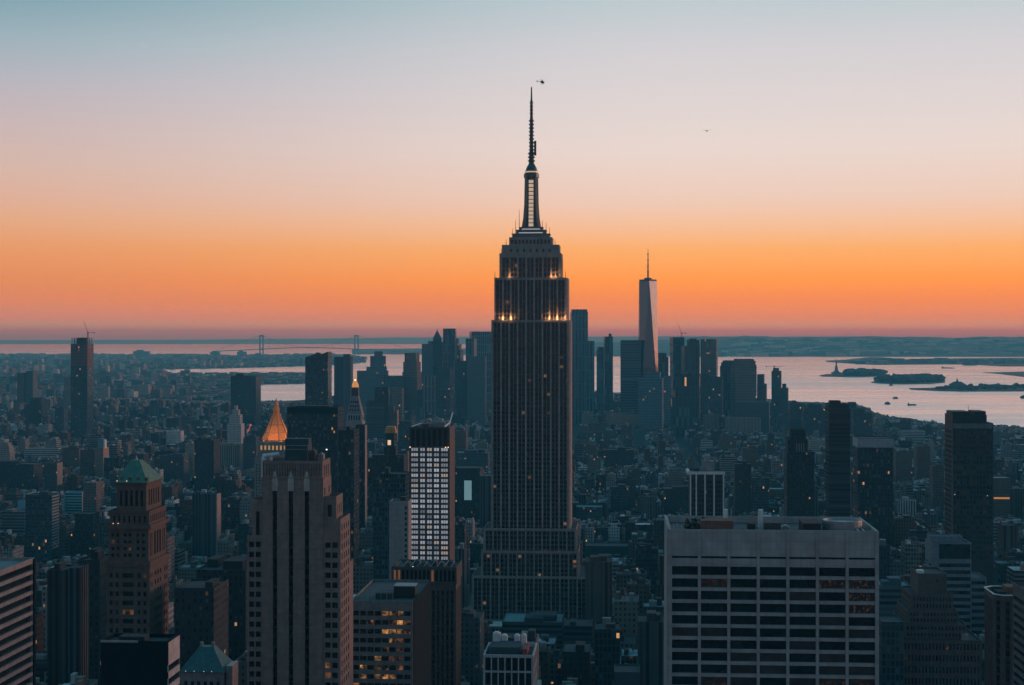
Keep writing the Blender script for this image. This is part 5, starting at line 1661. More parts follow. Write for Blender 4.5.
# ================================================================== downtown, five kilometres off
GLT = (0.035, 0.075, 0.092)
DT = [
 ('broad stepped grey tower with a square crown left of the tapering tower', 357, 388, 370, 4700, 60, 402, 'slate', 'P', dict(tiers=[(0, 1, 371), (0.3, 0.95, 367), (0.42, 0.92, 356), (0.55, 0.82, 351.5)])),
 ('tapering brown tower with a flat dark top left of the pointed roof', 402, 417.5, 355, 4700, 50, 402, 'brown', 'P', dict(tiers=[(0, 1, 372), (0.05, 0.95, 362), (0.12, 0.88, 353)])),
 ('low slab filling the gap left of the tapering tower', 386, 404, 376, 4650, 60, 402, 'slate', 'P', {}),
 ('flat dark tower left of the pointed roof', 421.5, 433, 344, 5000, 50, 402, 'slate', 'P', dict(tiers=[(0, 1, 344), (0.5, 1, 341)])),
 ('tallest slim residential tower of the far left cluster with pale and dark halves', 443, 455, 328.5, 4900, 40, 402, (0.2, 0.18, 0.18), 'C', dict(ant=0)),
 ('dark slim tower tight against the tallest slim tower', 449, 454.6, 330, 4800, 14, 398, GLT, 'C', {}),
 ('tapering dark tower right of the tallest slim tower', 455, 460.5, 340, 5000, 40, 402, 'slate', 'P', dict(tiers=[(0, 1, 350), (0, 0.7, 344), (0, 0.35, 338.5)])),
 ('narrow brown tower left of the broad pale blue tower', 465.5, 474, 338.5, 4900, 40, 402, 'slate', 'V', {}),
 ('broad pale blue flat topped tower close left of the tallest tower', 471.5, 493, 331.5, 5100, 60, 380, (0.09, 0.12, 0.14), 'C', {}),
 ('flat topped dark slab in front of the broad pale blue tower', 467, 485, 356.5, 4500, 50, 402, (0.05, 0.06, 0.065), 'B', {}),
 ('mid height slab left of the flat topped dark slab', 455, 467, 361, 4600, 50, 402, 'slate', 'P', dict(bulk=1)),
 ('slim teal tower low in front of the far left cluster', 417, 423, 390, 4100, 20, 408, GLT, 'C', {}),
 ('grey block below the pointed roof', 424, 437, 376, 4450, 40, 402, 'grey', 'V', dict(rtone=(0.3, 0.32, 0.33))),
 ('wide block below the tallest slim tower', 436, 450, 368, 4400, 40, 402, 'slate', 'P', {}),
 ('rounded brown block low left of the far cluster', 392, 402, 388, 4200, 40, 404, 'brown', 'P', {}),
 ('tall teal glass tower with a flat crown just right of the tallest tower', 571.5, 588, 309.5, 4700, 45, 398, (0.04, 0.085, 0.105), 'V', dict(tiers=[(0, 1, 312), (0.04, 0.97, 309.3)])),
 ('shoulder block joined to the tall teal glass tower', 586, 594.5, 341, 4650, 40, 398, (0.04, 0.085, 0.105), 'V', {}),
 ('short tower left of the narrow dark tower', 596.5, 604.5, 348.5, 5000, 40, 396, GLT, 'C', dict(tiers=[(0, 1, 350), (0.1, 0.9, 347)])),
 ('narrow dark tower standing alone left of the faceted glass tower', 604.8, 613, 336.5, 4900, 34, 396, 'slate', 'C', dict(bulk=1)),
 ('broad square office block left of the faceted glass tower', 620.5, 641, 340.2, 4500, 60, 400, (0.045, 0.07, 0.085), 'R', {}),
 ('dark block behind the foot of the faceted glass tower', 655, 668.5, 353, 4600, 40, 396, 'slate', 'C', dict(tiers=[(0, 1, 357), (0, 0.85, 353)])),
 ('block in front of the faceted glass tower', 638, 662, 371, 4200, 40, 404, 'blue', 'P', dict(tiers=[(0, 1, 378), (0.25, 0.9, 372)])),
 ('shoulder of the block right of the faceted glass tower', 664, 671, 376, 4400, 30, 404, 'slate', 'P', {}),
 ('dark unfinished tower with a crane right of the faceted glass tower', 673, 684.5, 337.2, 4700, 40, 400, (0.03, 0.04, 0.05), 'C', {}),
 ('brown tower with stepped shoulders right of the unfinished tower', 684.5, 700, 342, 4600, 40, 398, 'slate', 'V', dict(tiers=[(0, 1, 346), (0.35, 1, 340), (0.45, 0.85, 338.6)])),
 ('tall brown square tower at the right of the downtown cluster', 700.5, 716.3, 339.2, 4600, 50, 398, (0.17, 0.14, 0.13), 'P', {}),
 ('low dark slab in front of the unfinished tower', 676, 699, 374, 4100, 40, 404, (0.035, 0.055, 0.065), 'C', {}),
 ('round shouldered dark tower right of the tall brown square tower', 720, 737, 365, 4500, 50, 402, (0.035, 0.05, 0.06), 'C', dict(tiers=[(0, 1, 366), (0.06, 0.94, 362.5), (0.15, 0.9, 360.5)])),
 ('brown tower with a chamfered dark crown before the water', 735, 757, 363, 4400, 50, 402, (0.15, 0.125, 0.115), 'P', dict(tiers=[(0, 1, 365), (0.05, 0.96, 361), (0.14, 0.9, 359)])),
 ('lower block right of the chamfered brown tower', 757, 766, 374.5, 4450, 50, 402, 'slate', 'P', dict(tiers=[(0, 1, 384), (0, 0.75, 374.5)])),
 ('slim unfinished tower with a level crane before the water', 771.5, 781, 370, 4600, 34, 402, 'slate', 'P', dict(tiers=[(0, 1, 371), (0.15, 0.75, 368)])),
 ('small stepped tower right of the slim unfinished tower', 781, 788, 386, 4550, 34, 402, 'slate', 'P', dict(tiers=[(0, 1, 388), (0.15, 0.7, 384)])),
 ('mid block between the tall brown square tower and the dark low slab', 700, 722, 377, 4350, 50, 404, 'slate', 'P', dict(bulk=1)),
 ('pale roofed long shed at the water below the chamfered tower', 735, 769, 402, 4000, 30, 406, 'slate', 'B', dict(rtone=(0.6, 0.6, 0.6))),
 ('dark block on the shore right of the small stepped tower', 790, 801, 403, 3900, 40, 412, 'slate', 'P', dict(bulk=1)),
 ('dark hump of towers on the shore left of the banded slim tower', 804, 828, 405.5, 3800, 50, 416, (0.04, 0.05, 0.055), 'P', dict(tiers=[(0, 1, 408), (0.2, 0.75, 404.5)])),
 ('dark block on the shore right of the banded slim tower', 848, 856, 402.5, 3850, 40, 416, (0.04, 0.05, 0.055), 'P', {}),
 ('long dark slope of blocks on the shore right of the banded slim tower', 854, 872, 411, 3700, 50, 420, (0.04, 0.05, 0.055), 'P', dict(tiers=[(0, 1, 413), (0, 0.6, 409)])),
 ('square dark block alone on the right shore', 903.5, 910, 418.3, 3900, 30, 428, (0.035, 0.04, 0.045), 'P', {}),
 ('low dark shed on the right shore beside the square dark block', 926, 931, 424.5, 3800, 30, 430, (0.035, 0.04, 0.045), 'B', {}),
]
def downtown():
    r = random.Random(17)
    for lab, a, c, top, D, dep, low, tone, st, kw in DT:
        jj = r.choice([0.8, 1.1, 1.5, 2.0, 2.4]) if D > 4000 else 1.0
        simple('downtown_tower', lab, a, c, top, D, dep, low, tuple(q * jj for q in (TONE[tone] if isinstance(tone, str) else tone)), 'D' + st if st != 'B' else st, 'skyscraper' if top < 372 else 'building', rot=R(r.choice([-4, 8, -12, 3])), **kw)
downtown()
crane('small raised tower crane on the tower right of the faceted glass tower', 682, 333.5, 678.5, 324, 4720, Z(337.2, 4720), 0.4)
crane('level armed tower crane on the slim unfinished tower before the water', 775, 367, 784.5, 366.6, 4620, Z(369, 4620), 0.85)
# mast on the broad pale blue tower
def pointed_tower():
    D = 5000
    root, w = site('pointed_roof_tower', 'stone tower with a steep pyramid roof in the far left downtown cluster', 'skyscraper', 432, 443, D, 329, 402, None, R(6), 'steep pyramid roof')
    z = lambda y: Z(y, D)
    t = Tower(root, FAC['P'], TONE['slate'])
    hw = w / 2
    t.tier(-hw, hw, 0, w, 0, z(342))
    t.tier(-hw * 0.75, hw * 0.75, w * 0.12, w * 0.88, z(342.3), z(338.5), roof=False)
    t.done()
    b = MB()
    q = hw * 0.78
    b.prism([(-q, hw - q), (q, hw - q), (q, hw + q), (-q, hw + q)], z(338.5), z(331), 0, top=[(-1.6, hw - 1.6), (1.6, hw - 1.6), (1.6, hw + 1.6), (-1.6, hw + 1.6)])
    b.lathe([(1.8, z(331)), (0.3, z(328.6))], 8, (0, hw))
    b.build('pyramid_roof', surf('far_copper', (0.06, 0.1, 0.1), 0.7), root)
pointed_tower()

def faceted_tower():
    D = 4500
    root, w = site('faceted_glass_tower', 'tall tapering glass tower of long triangular facets with a needle mast, on the right skyline', 'skyscraper', 639.6, 659.0, D, 247, 372, None, R(3), 'faceted glass tower')
    z = lambda y: Z(y, D)
    s = 26.5
    z0, z1 = 56, z(281)
    t = 25.5
    cy0 = s
    bs = [(-s, cy0 - s), (s, cy0 - s), (s, cy0 + s), (-s, cy0 + s)]
    tp = [(0, cy0 - t), (t, cy0), (0, cy0 + t), (-t, cy0)]
    g = glass('faceted_glass', (0.115, 0.135, 0.15), 0.14, metallic=1.0, var=0.08)
    b = MB()
    b.prism(bs, 0, z0, cap=False)
    for i in range(4):
        j = (i + 1) % 4
        b.quad([(*bs[i], z0), (*bs[j], z0), (*tp[i], z1)])
        b.quad([(*bs[j], z0), (*tp[j], z1), (*tp[i], z1)])
    b.quad([(*q, z1) for q in tp])
    b.build('glass_facets', g, root)
    p = MB()
    p.prism([(q[0] * 0.97, cy0 + (q[1] - cy0) * 0.97) for q in tp], z1, z(279.2))
    p.lathe([(11, z(279.2)), (11, z(277.6))], 16, (0, cy0))
    p.build('parapet', DARKM, root)
    m = MB()
    m.lathe([(2.6, z(279)), (2.0, z(270)), (1.3, z(258)), (0.3, z(247))], 8, (0, cy0))
    for y in (272, 266, 260, 254):
        m.lathe([(3.2, z(y)), (3.2, z(y - 0.7))], 8, (0, cy0))
    m.build('needle_mast', DARKM, root)
faceted_tower()

# ================================================================== bridge, islands, ships
def bridge():
    D = 22500
    o = empty('suspension_bridge', (X(308.5, D), D, 0))
    tag(o, 'long suspension bridge with two tall towers across the strait on the left horizon', 'bridge')
    k = D / F
    xs = [(261.5 - 308.5) * k, (356.5 - 308.5) * k]
    zt, zd = Z(335.2, D), Z(349.2, D)
    for x in xs:
        b = MB()
        for dx in (-1, 1):
            b.box(x + dx * 22 - 9, x + dx * 22 + 9, -12, 12, 0, zt)
        b.box(x - 31, x + 31, -11, 11, zt - 22, zt + 2)
        b.box(x - 22, x + 22, -8, 8, zd - 12, zd + 8)
        b.build('bridge_tower', surf('bridge_steel', (0.09, 0.11, 0.13), 0.7, streak=False), o)
    dk = MB()
    L0, L1 = (215 - 308.5) * k, (420 - 308.5) * k
    n = 40
    def deck(x):
        return zd + 22 * (1 - ((x - (xs[0] + xs[1]) / 2) / ((xs[1] - xs[0]) / 2)) ** 2) if xs[0] < x < xs[1] else zd - 40 * min(1, (min(abs(x - xs[0]), abs(x - xs[1])) / 900))
    for i in range(n):
        a, c = L0 + (L1 - L0) * i / n, L0 + (L1 - L0) * (i + 1) / n
        za, zc = deck(a), deck(c)
        dk.prism([(a, -14), (c, -14), (c, 14), (a, 14)], 0, 1, cap=False) if False else None
        for y in (-14, 14):
            dk.quad([(a, y, za - 6), (c, y, zc - 6), (c, y, zc + 5), (a, y, za + 5)])
        dk.quad([(a, -14, za + 5), (c, -14, zc + 5), (c, 14, zc + 5), (a, 14, za + 5)])
        dk.quad([(a, 14, za - 6), (c, 14, zc - 6), (c, -14, zc - 6), (a, -14, za - 6)])
    dk.build('deck', surf('bridge_deck_steel', (0.12, 0.13, 0.14), 0.8, streak=False), o)
    cb = MB()
    pts = []
    for i in range(25):
        x = xs[0] + (xs[1] - xs[0]) * i / 24
        u = (i / 24) * 2 - 1
        pts.append((x, 0, zd + 30 + (zt - zd - 30) * u * u))
    for y in (-14, 14):
        ps = [(L0, y, deck(L0) + 5)] + [(p[0], y, p[2]) for p in pts] + [(L1, y, deck(L1) + 5)]
        for p, q in zip(ps, ps[1:]):
            cb.bar(p, q, 2.0)
    cb.build('main_cable', surf('bridge_deck_steel', (0.12, 0.13, 0.14)), o)
    for i in range(2, 23, 2):
        h = MB()
        for y in (-14, 14):
            h.bar((pts[i][0], y, deck(pts[i][0]) + 5), (pts[i][0], y, pts[i][2]), 1.0)
        h.build('hanger', surf('bridge_deck_steel', (0.12, 0.13, 0.14)), o)
bridge()

def grove(name, label, pts, count, h, seed):
    """the trees of an island as one mass of small crowns"""
    r = random.Random(seed)
    xs, ys = [p[0] for p in pts], [p[1] for p in pts]
    def inside(x, y):
        c = False
        for i in range(len(pts)):
            (x1, y1), (x2, y2) = pts[i], pts[i - 1]
            if (y1 > y) != (y2 > y) and x < (x2 - x1) * (y - y1) / (y2 - y1) + x1:
                c = not c
        return c
    b = MB()
    n = 0
    while n < count:
        x, y = r.uniform(min(xs), max(xs)), r.uniform(min(ys), max(ys))
        if not inside(x, y):
            continue
        n += 1
        rr = r.uniform(0.5, 1.0) * h * 0.8
        zc = r.uniform(0.5, 1.0) * h
        b.lathe([(0.1, 3), (rr * 0.7, 3 + zc * 0.35), (rr, 3 + zc * 0.6), (rr * 0.6, 3 + zc * 0.9), (0.1, 3 + zc)], 6, (x, y), rot=r.random() * 3)
    o = b.build(name, TREES)
    return tag(o, label, 'trees', kind='stuff')

I1 = [G(*p) for p in [(819.5, 375.6), (826, 374.6), (848, 373.4), (862, 373.2), (872, 374), (890, 374.6), (889, 375.8), (868, 376.8), (842, 377), (822, 376.6)]]
I2 = [G(*p) for p in [(871, 382.6), (878, 380.6), (890, 379), (912, 378.4), (930, 378.2), (944.5, 379), (945, 382.6), (930, 384), (900, 384.3), (880, 383.6)]]
I3 = [G(*p) for p in [(909, 388.6), (930, 388.3), (950, 386.8), (985, 386.6), (1010, 385.5), (1030, 384), (1100, 383), (1100, 390.5), (1020, 391.4), (960, 391.6), (934, 390.8), (911, 389.6)]]
I4 = [G(*p) for p in [(983, 372.8), (1000, 372.5), (1024, 371.9), (1100, 371), (1100, 379), (1024, 377), (1010, 375.4), (1000, 374)]]
flat('statue_island', I1, 3.0, FARLAND)
flat('wooded_island', I2, 3.0, FARLAND)
flat('terminal_island', I3, 3.0, FARLAND)
flat('far_pier_land', I4, 3.0, FARLAND)
P1 = [G(*p) for p in [(845, 376.4), (848, 374.2), (862, 373.6), (872, 374.6), (888, 375), (880, 376), (862, 376.5)]]
P2 = [G(*p) for p in [(874, 382.4), (880, 380.8), (892, 379.4), (912, 378.9), (930, 378.7), (943, 379.4), (943.5, 382.2), (930, 383.4), (900, 383.6)]]
grove('island_trees', 'dark trees covering the island beside the statue', P1, 160, 42, 1)
grove('wooded_island_trees', 'dark trees covering the middle island in the bay', P2, 300, 34, 2)
grove('terminal_island_trees', 'dark trees along the right hand island in the bay', [G(*p) for p in [(936, 390.2), (952, 387.6), (1000, 387.2), (1060, 385), (1060, 389.8), (960, 391)]], 170, 20, 3)

def statue():
    D = 10900
    o = empty('statue', (X(836.3, D), D, 3), 0)
    tag(o, 'statue with a raised arm on a tall pedestal on the left island in the bay', 'statue')
    b = MB()
    star = [((34 if i % 2 == 0 else 24) * cos(i * pi / 8), (34 if i % 2 == 0 else 24) * sin(i * pi / 8)) for i in range(16)]
    b.prism(star, 0, 12)
    b.prism([(-16, -16), (16, -16), (16, 16), (-16, 16)], 12, 20)
    b.prism([(-10, -10), (10, -10), (10, 10), (-10, 10)], 20, 47, 0, top=[(-7.5, -7.5), (7.5, -7.5), (7.5, 7.5), (-7.5, 7.5)])
    b.prism([(-8.6, -8.6), (8.6, -8.6), (8.6, 8.6), (-8.6, 8.6)], 47, 50)
    b.build('pedestal', surf('pedestal_granite', (0.2, 0.19, 0.18), 0.9), o)
    f = MB()
    f.lathe([(6.4, 50), (6.0, 58), (5.0, 68), (4.3, 74), (4.9, 79), (4.2, 83), (1.5, 84.5), (1.5, 86), (2.3, 87.5), (2.4, 90), (1.6, 92), (0.2, 93)], 12)
    for i in range(7):
        a = pi * i / 6
        f.bar((2.0 * cos(a), 0, 90.5 + 1.6 * sin(a)), (4.6 * cos(a), 0, 90.5 + 4.0 * sin(a)), 0.3)
    f.bar((-3.8, 0, 82), (-5.2, 0, 92), 1.4, 0, 8, r2=1.1)
    f.bar((-5.2, 0, 92), (-5.4, 0, 98), 1.1, 0, 8, r2=0.9)
    f.lathe([(0.5, 98), (1.6, 99.5), (1.6, 100.2), (0.9, 101), (0.1, 104)], 8, (-5.4, 0))
    f.bar((3.8, 0, 81), (5.2, -3, 74), 1.4, 0, 8)
    f.box(3.2, 6.8, -4.6, -3.4, 71, 79)
    f.build('figure', surf('verdigris', (0.1, 0.17, 0.15), 0.7, streak=False), o)
statue()

def terminal():
    D = H * F / (388.5 - HY)
    o = empty('terminal_hall', (X(958, D), D, 3))
    tag(o, 'dark hall with a pointed clock turret on the right hand island in the bay', 'building')
    k = D / F
    m = surf('far_brick', (0.1, 0.085, 0.08), 0.9)
    b = MB()
    b.box(-7 * k, 8 * k, 0, 40, 0, 3.6 * k)
    b.build('wall', m, o)
    r = MB()
    r.prism([(-6.6 * k, 0), (7.6 * k, 0), (7.6 * k, 40), (-6.6 * k, 40)], 3.6 * k, 6.2 * k, 0, top=[(-3.2 * k, 16), (4.2 * k, 16), (4.2 * k, 24), (-3.2 * k, 24)])
    r.build('roof', DARKM, o)
    t = MB()
    t.box(-1.2 * k, 0.4 * k, 4, 4 + 1.6 * k, 3.6 * k, 7.4 * k)
    t.prism([(-1.1 * k, 4.2), (0.3 * k, 4.2), (0.3 * k, 4 + 1.5 * k), (-1.1 * k, 4 + 1.5 * k)], 7.4 * k, 10.2 * k, 0, top=[(-0.45 * k, 4 + 0.7 * k), (-0.35 * k, 4 + 0.7 * k), (-0.35 * k, 4 + 0.9 * k), (-0.45 * k, 4 + 0.9 * k)])
    t.build('clock_turret', m, o)
terminal()

def far_shed(label, px0, px1, top, base, tone=(0.07, 0.075, 0.08)):
    D = H * F / (base - HY)
    o = empty('far_building', (X((px0 + px1) / 2, D), D, 2))
    tag(o, label, 'building')
    w = (px1 - px0) / F * D
    b = MB()
    h = Z(top, D) - 2
    b.box(-w / 2, w / 2, 0, w * 0.5, 0, h, 0, tone)
    b.build('wall', FAC['P'], o)
    r = MB()
    r.box(-w * 0.3, w * 0.12, w * 0.1, w * 0.35, h, h * 1.22, 0, tone)
    r.build('bulkhead', ROOF, o)
for lab, a, c, t, bs in (
    ('wide flat topped block on the far left shore beside the lower bay', 133, 148.5, 351.2, 357.5),
    ('dark block with a small peak on the far shore left of the bridge', 210, 219.5, 351.8, 356.5),
    ('dark block on the far shore just left of the left bridge tower', 237, 246, 351.6, 356.3),
    ('dark block with two humps on the middle island in the bay', 892.5, 896, 374.6, 381),
    ('small dark block on the middle island in the bay', 903, 906, 375.2, 381),
    ('dark block near the right end of the middle island', 920, 923.5, 375.6, 380.5),
    ('low dark hall at the right of the terminal island', 996, 1003, 384.6, 388.6),
    ('low block on the peninsula behind the anchored tanker', 964, 977, 362.6, 365.4)):
    far_shed(lab, a, c, t, bs)

def ship(label, name, px0, px1, base, h_px, kind):
    D = H * F / (base - HY)
    k = D / F
    L = (px1 - px0) * k
    o = empty(name, (X((px0 + px1) / 2, D), D, 0))
    tag(o, label, 'boat')
    wd = L * 0.2
    hh = h_px * k * 0.45
    b = MB()
    wl = [(-L / 2, -wd * 0.4), (L * 0.35, -wd * 0.5), (L / 2, 0), (L * 0.35, wd * 0.5), (-L / 2, wd * 0.4)]
    b.prism([(x * 0.94, y * 0.85) for x, y in wl], -1.5, hh, 0, top=wl)
    b.build('hull', surf('ship_hull', (0.035, 0.045, 0.055), 0.6, streak=False), o)
    c = MB()
    if kind == 'ferry':
        c.box(-L * 0.38, L * 0.3, -wd * 0.36, wd * 0.36, hh, hh * 1.7)
        c.box(-L * 0.1, L * 0.2, -wd * 0.3, wd * 0.3, hh * 1.7, hh * 2.2)
    else:
        c.box(-L * 0.46, -L * 0.34, -wd * 0.4, wd * 0.4, hh, hh * 2.2)
        c.box(-L * 0.28, L * 0.36, -wd * 0.2, wd * 0.2, hh, hh * 1.25)
    c.build('cabin', surf('ship_cabin', (0.1, 0.11, 0.12), 0.7, streak=False), o)
    f = MB()
    f.lathe([(wd * 0.1, hh * 1.6), (wd * 0.09, hh * 2.7)], 8, (-L * 0.2 if kind == 'ferry' else -L * 0.4, 0))
    f.build('funnel', DARKM, o)
ship('small dark ferry on the bay below the middle island, upper of the pair', 'ferry', 892.5, 898.5, 398.6, 2.0, 'ferry')
ship('small dark ferry nearest the city shore, left of the longer boat', 'ferry', 884.5, 890.5, 404.2, 2.6, 'ferry')
ship('longer dark barge like boat right of the two small ferries', 'barge', 907.5, 916.5, 405.4, 2.4, 'cargo')
ship('pale long tanker anchored far out beyond the middle island', 'tanker', 941.5, 954.5, 368.4, 1.6, 'cargo')
ship('dark small boat just below the left end of the middle island', 'ferry', 889, 893, 385.6, 1.8, 'ferry')
ship('dark boat cut by the right edge of the view', 'ferry', 1020, 1028, 398, 3.0, 'ferry')

def pier_row():
    D = 4300
    o = empty('long_pier', (X(1008, D), D, 1.6))
    tag(o, 'long low pier with a row of posts by the water at the right edge', 'pier')
    k = D / F
    b = MB()
    b.box(-15 * k, 26 * k, 0, 40, 0, 3)
    b.build('pier_deck', surf('pier_timber', (0.06, 0.055, 0.05), 0.9), o)
    for i in range(9):
        p = MB()
        x = (-13 + i * 4) * k
        p.bar((x, 2, 3), (x, 2, 9), 0.9)
        p.bar((x, 2, 9), (x + 3, 2, 9.5), 0.6)
        p.build('post', DARKM, o)
pier_row()

# ================================================================== aircraft, crescent
def helicopter():
    D = 1450
    o = empty('helicopter', (X(542.0, D), D, Z(82.2, D)), R(40))
    tag(o, 'small dark helicopter hovering beside the tip of the spire', 'helicopter')
    body = MB()
    ring = []
    prof = [(2.9, 0.05, -0.1), (2.6, 0.55, -0.15), (1.8, 0.95, -0.1), (0.6, 1.15, 0.0), (-0.6, 1.0, 0.1), (-1.6, 0.5, 0.25), (-2.2, 0.24, 0.35)]
    n = 12
    for x, r, zc in prof:
        ring.append([(x, r * 0.85 * cos(2 * pi * k / n), zc + r * sin(2 * pi * k / n)) for k in range(n)])
    for A, B in zip(ring, ring[1:]):
        for k in range(n):
            j = (k + 1) % n
            body.quad([A[j], A[k], B[k], B[j]])
    bm_ = surf('helicopter_paint', (0.02, 0.018, 0.02), 0.35, streak=False)
    body.box(-0.6, 0.7, -0.4, 0.4, 0.9, 1.5)
    body.build('fuselage', bm_, o)
    tb = MB()
    tb.bar((-2.0, 0, 0.35), (-6.0, 0, 0.15), 0.22, 0, 8, r2=0.12)
    tb.prism([(-6.3, -0.05), (-5.6, -0.05), (-5.6, 0.05), (-6.3, 0.05)], -0.6, 1.2)
    tb.box(-5.4, -5.0, -0.9, 0.9, 0.15, 0.22)
    tb.build('tail_boom', bm_, o)
    rt = MB()
    rt.bar((0, 0, 1.4), (0, 0, 2.0), 0.12, 0, 8)
    for a in (0.5, 0.5 + pi / 2, 0.5 + pi, 0.5 + 3 * pi / 2):
        c, s = cos(a), sin(a)
        rt.prism([(c * 0.2 - s * 0.14, s * 0.2 + c * 0.14), (c * 0.2 + s * 0.14, s * 0.2 - c * 0.14), (c * 5.0 + s * 0.14, s * 5.0 - c * 0.14), (c * 5.0 - s * 0.14, s * 5.0 + c * 0.14)], 2.0, 2.05)
    rt.build('main_rotor', bm_, o)
    tr = MB()
    for a in (0.4, 0.4 + pi):
        tr.bar((-6.0, 0.2, 0.5), (-6.0 + 0.9 * cos(a), 0.2, 0.5 + 0.9 * sin(a)), 0.06)
    tr.build('tail_rotor', bm_, o)
    sk = MB()
    for y in (-0.9, 0.9):
        sk.bar((-1.6, y, -1.75), (2.0, y, -1.75), 0.07)
        sk.bar((-0.9, y, -1.75), (-0.9, y * 0.5, -0.8), 0.06)
        sk.bar((1.1, y, -1.75), (1.1, y * 0.5, -0.8), 0.06)
    sk.build('skid', bm_, o)
helicopter()

def bird():
    D = 150
    o = empty('bird', (X(706.9, D), D, Z(131.0, D)), R(90))
    tag(o, 'tiny dark bird gliding alone in the pale sky at upper right', 'bird')
    b = MB()
    b.bar((-0.2, 0, 0), (0, 0, 0.01), 0.02, 0, 8, r2=0.07)
    b.bar((0, 0, 0.01), (0.16, 0, 0.02), 0.07, 0, 8, r2=0.04)
    b.bar((0.16, 0, 0.02), (0.25, 0, 0.015), 0.04, 0, 8, r2=0.008)
    for s in (-1, 1):
        b.quad([(0.08, s * 0.04, 0.04), (-0.06, s * 0.04, 0.04), (-0.09, s * 0.3, 0.1), (0.04, s * 0.32, 0.1)])
        b.quad([(0.04, s * 0.32, 0.1), (-0.09, s * 0.3, 0.1), (-0.14, s * 0.62, 0.05)])
    b.quad([(-0.18, -0.02, 0), (-0.18, 0.02, 0), (-0.32, 0.07, 0), (-0.32, -0.07, 0)])
    b.build('body', surf('dark_feathers', (0.03, 0.028, 0.03), 0.8, streak=False), o)
bird()

def crescent():
    D = 100000
    o = empty('crescent_moon', (X(145.3, D), D, Z(43.5, D)), 0)
    tag(o, 'faint thin crescent moon in the upper left sky', 'moon')
    s = 3.2 * D / F
    b = MB()
    n = 24
    out, inn = [], []
    for i in range(n + 1):
        a = R(150) + R(170) * i / n
        u = sin(pi * i / n)
        out.append((s * cos(a), -60 * u, s * sin(a)))
        inn.append((s * cos(a) * (1 - 0.2 * u) + 0.0, 60 * u, s * sin(a) * (1 - 0.2 * u)))
    for i in range(n):
        b.quad([out[i], out[i + 1], inn[i + 1], inn[i]])
    b.build('lit_limb', lit('moon_light', (0.62, 0.66, 0.74), 0.72), o)
crescent()

# ================================================================== the rest of the city
cg, sg = cos(GRID), sin(GRID)
def to_world(gx, gy): return (gx * cg - gy * sg, gx * sg + gy * cg)
def inside(x, y, poly):
    c = False
    for i in range(len(poly)):
        (x1, y1), (x2, y2) = poly[i], poly[i - 1]
        if (y1 > y) != (y2 > y) and x < (x2 - x1) * (y - y1) / (y2 - y1) + x1:
            c = not c
    return c

# the footprints of everything built so far, in world coordinates, so nothing runs into it
bpy.context.view_layer.update()
TAKEN = {}
CELL = 120.0
def claim(x0, x1, y0, y1):
    for i in range(int(x0 // CELL), int(x1 // CELL) + 1):
        for j in range(int(y0 // CELL), int(y1 // CELL) + 1):
            TAKEN.setdefault((i, j), []).append((x0, x1, y0, y1))
def free(x0, x1, y0, y1):
    for i in range(int(x0 // CELL), int(x1 // CELL) + 1):
        for j in range(int(y0 // CELL), int(y1 // CELL) + 1):
            for a, c, e, f in TAKEN.get((i, j), ()):
                if x0 < c and x1 > a and y0 < f and y1 > e:
                    return False
    return True
for o in list(sc.objects):
    if o.type == 'MESH' and o.parent is not None and o.name.split('.')[0] in ('wall', 'side_wall', 'glass_facets'):
        cs = [o.matrix_world @ Vector(c) for c in o.bound_box]
        claim(min(c.x for c in cs) - 2, max(c.x for c in cs) + 2, min(c.y for c in cs) - 2, max(c.y for c in cs) + 2)

# what the fill must not hide: the lowest row seen of each landmark, and the skyline of the photograph
WATERLINE = lerp([(-300, 400), (0, 396), (150, 399), (232, 404), (255, 403.5), (305, 402), (330, 396), (400, 390), (460, 384), (570, 388), (640, 388), (700, 391), (780, 400), (800, 403), (840, 404), (866, 407), (880, 416), (905, 422), (945, 426), (1024, 430), (1400, 436)])
def cap_row(px0, px1, D):
    row = max(WATERLINE(px0), WATERLINE(px1), WATERLINE((px0 + px1) / 2))
    for a, c, top, low, dd, s in SEEN:
        if dd > D + 4 and px0 < c and px1 > a:
            row = max(row, low)
    return row

r = random.Random(99)
LOTS = []                                  # (gx0, gx1, gy0, gy1, height)
AVE, ST = 265.0, 80.0
def heights(D, x):
    if D < 1100:
        return r.choice([r.uniform(30, 60), r.uniform(40, 80), r.uniform(55, 105)])
    if D < 1800:
        return r.uniform(18, 48) if r.random() < 0.78 else r.uniform(45, 78)
    if D < 2700:
        return r.uniform(12, 36) if r.random() < 0.82 else r.uniform(34, 66)
    if D < 4200:
        return r.uniform(9, 26) if r.random() < 0.88 else r.uniform(24, 52)
    return r.uniform(9, 26) if r.random() < 0.85 else r.uniform(26, 55)
gy = 560.0
blocks = []
while gy < 6100:
    gx = -2400.0 + 165
    while gx < 2700:
        blocks.append((gx, gx + AVE - 30, gy, gy + ST - 18))
        gx += AVE
    gy += ST
for bx0, bx1, by0, by1 in blocks:
    D = by0
    if abs((bx0 + bx1) / 2) > 0.36 * D + 250:
        continue
    fine = D < 3200
    for row in (0, 1):
        y0 = by0 + (0 if row == 0 else (by1 - by0) / 2 + 1)
        y1 = by0 + ((by1 - by0) / 2 - 1 if row == 0 else (by1 - by0))
        x = bx0
        while x < bx1 - 8:
            w = r.uniform(8, 28) if fine else r.uniform(9, 34)
            w = min(w, bx1 - x)
            LOTS.append((x, x + w - r.choice([0.2, 0.2, 0.2, 3]), y0 + r.uniform(0, 3), y1 - r.uniform(0, 6), heights(D, x)))
            x += w
CAND = []
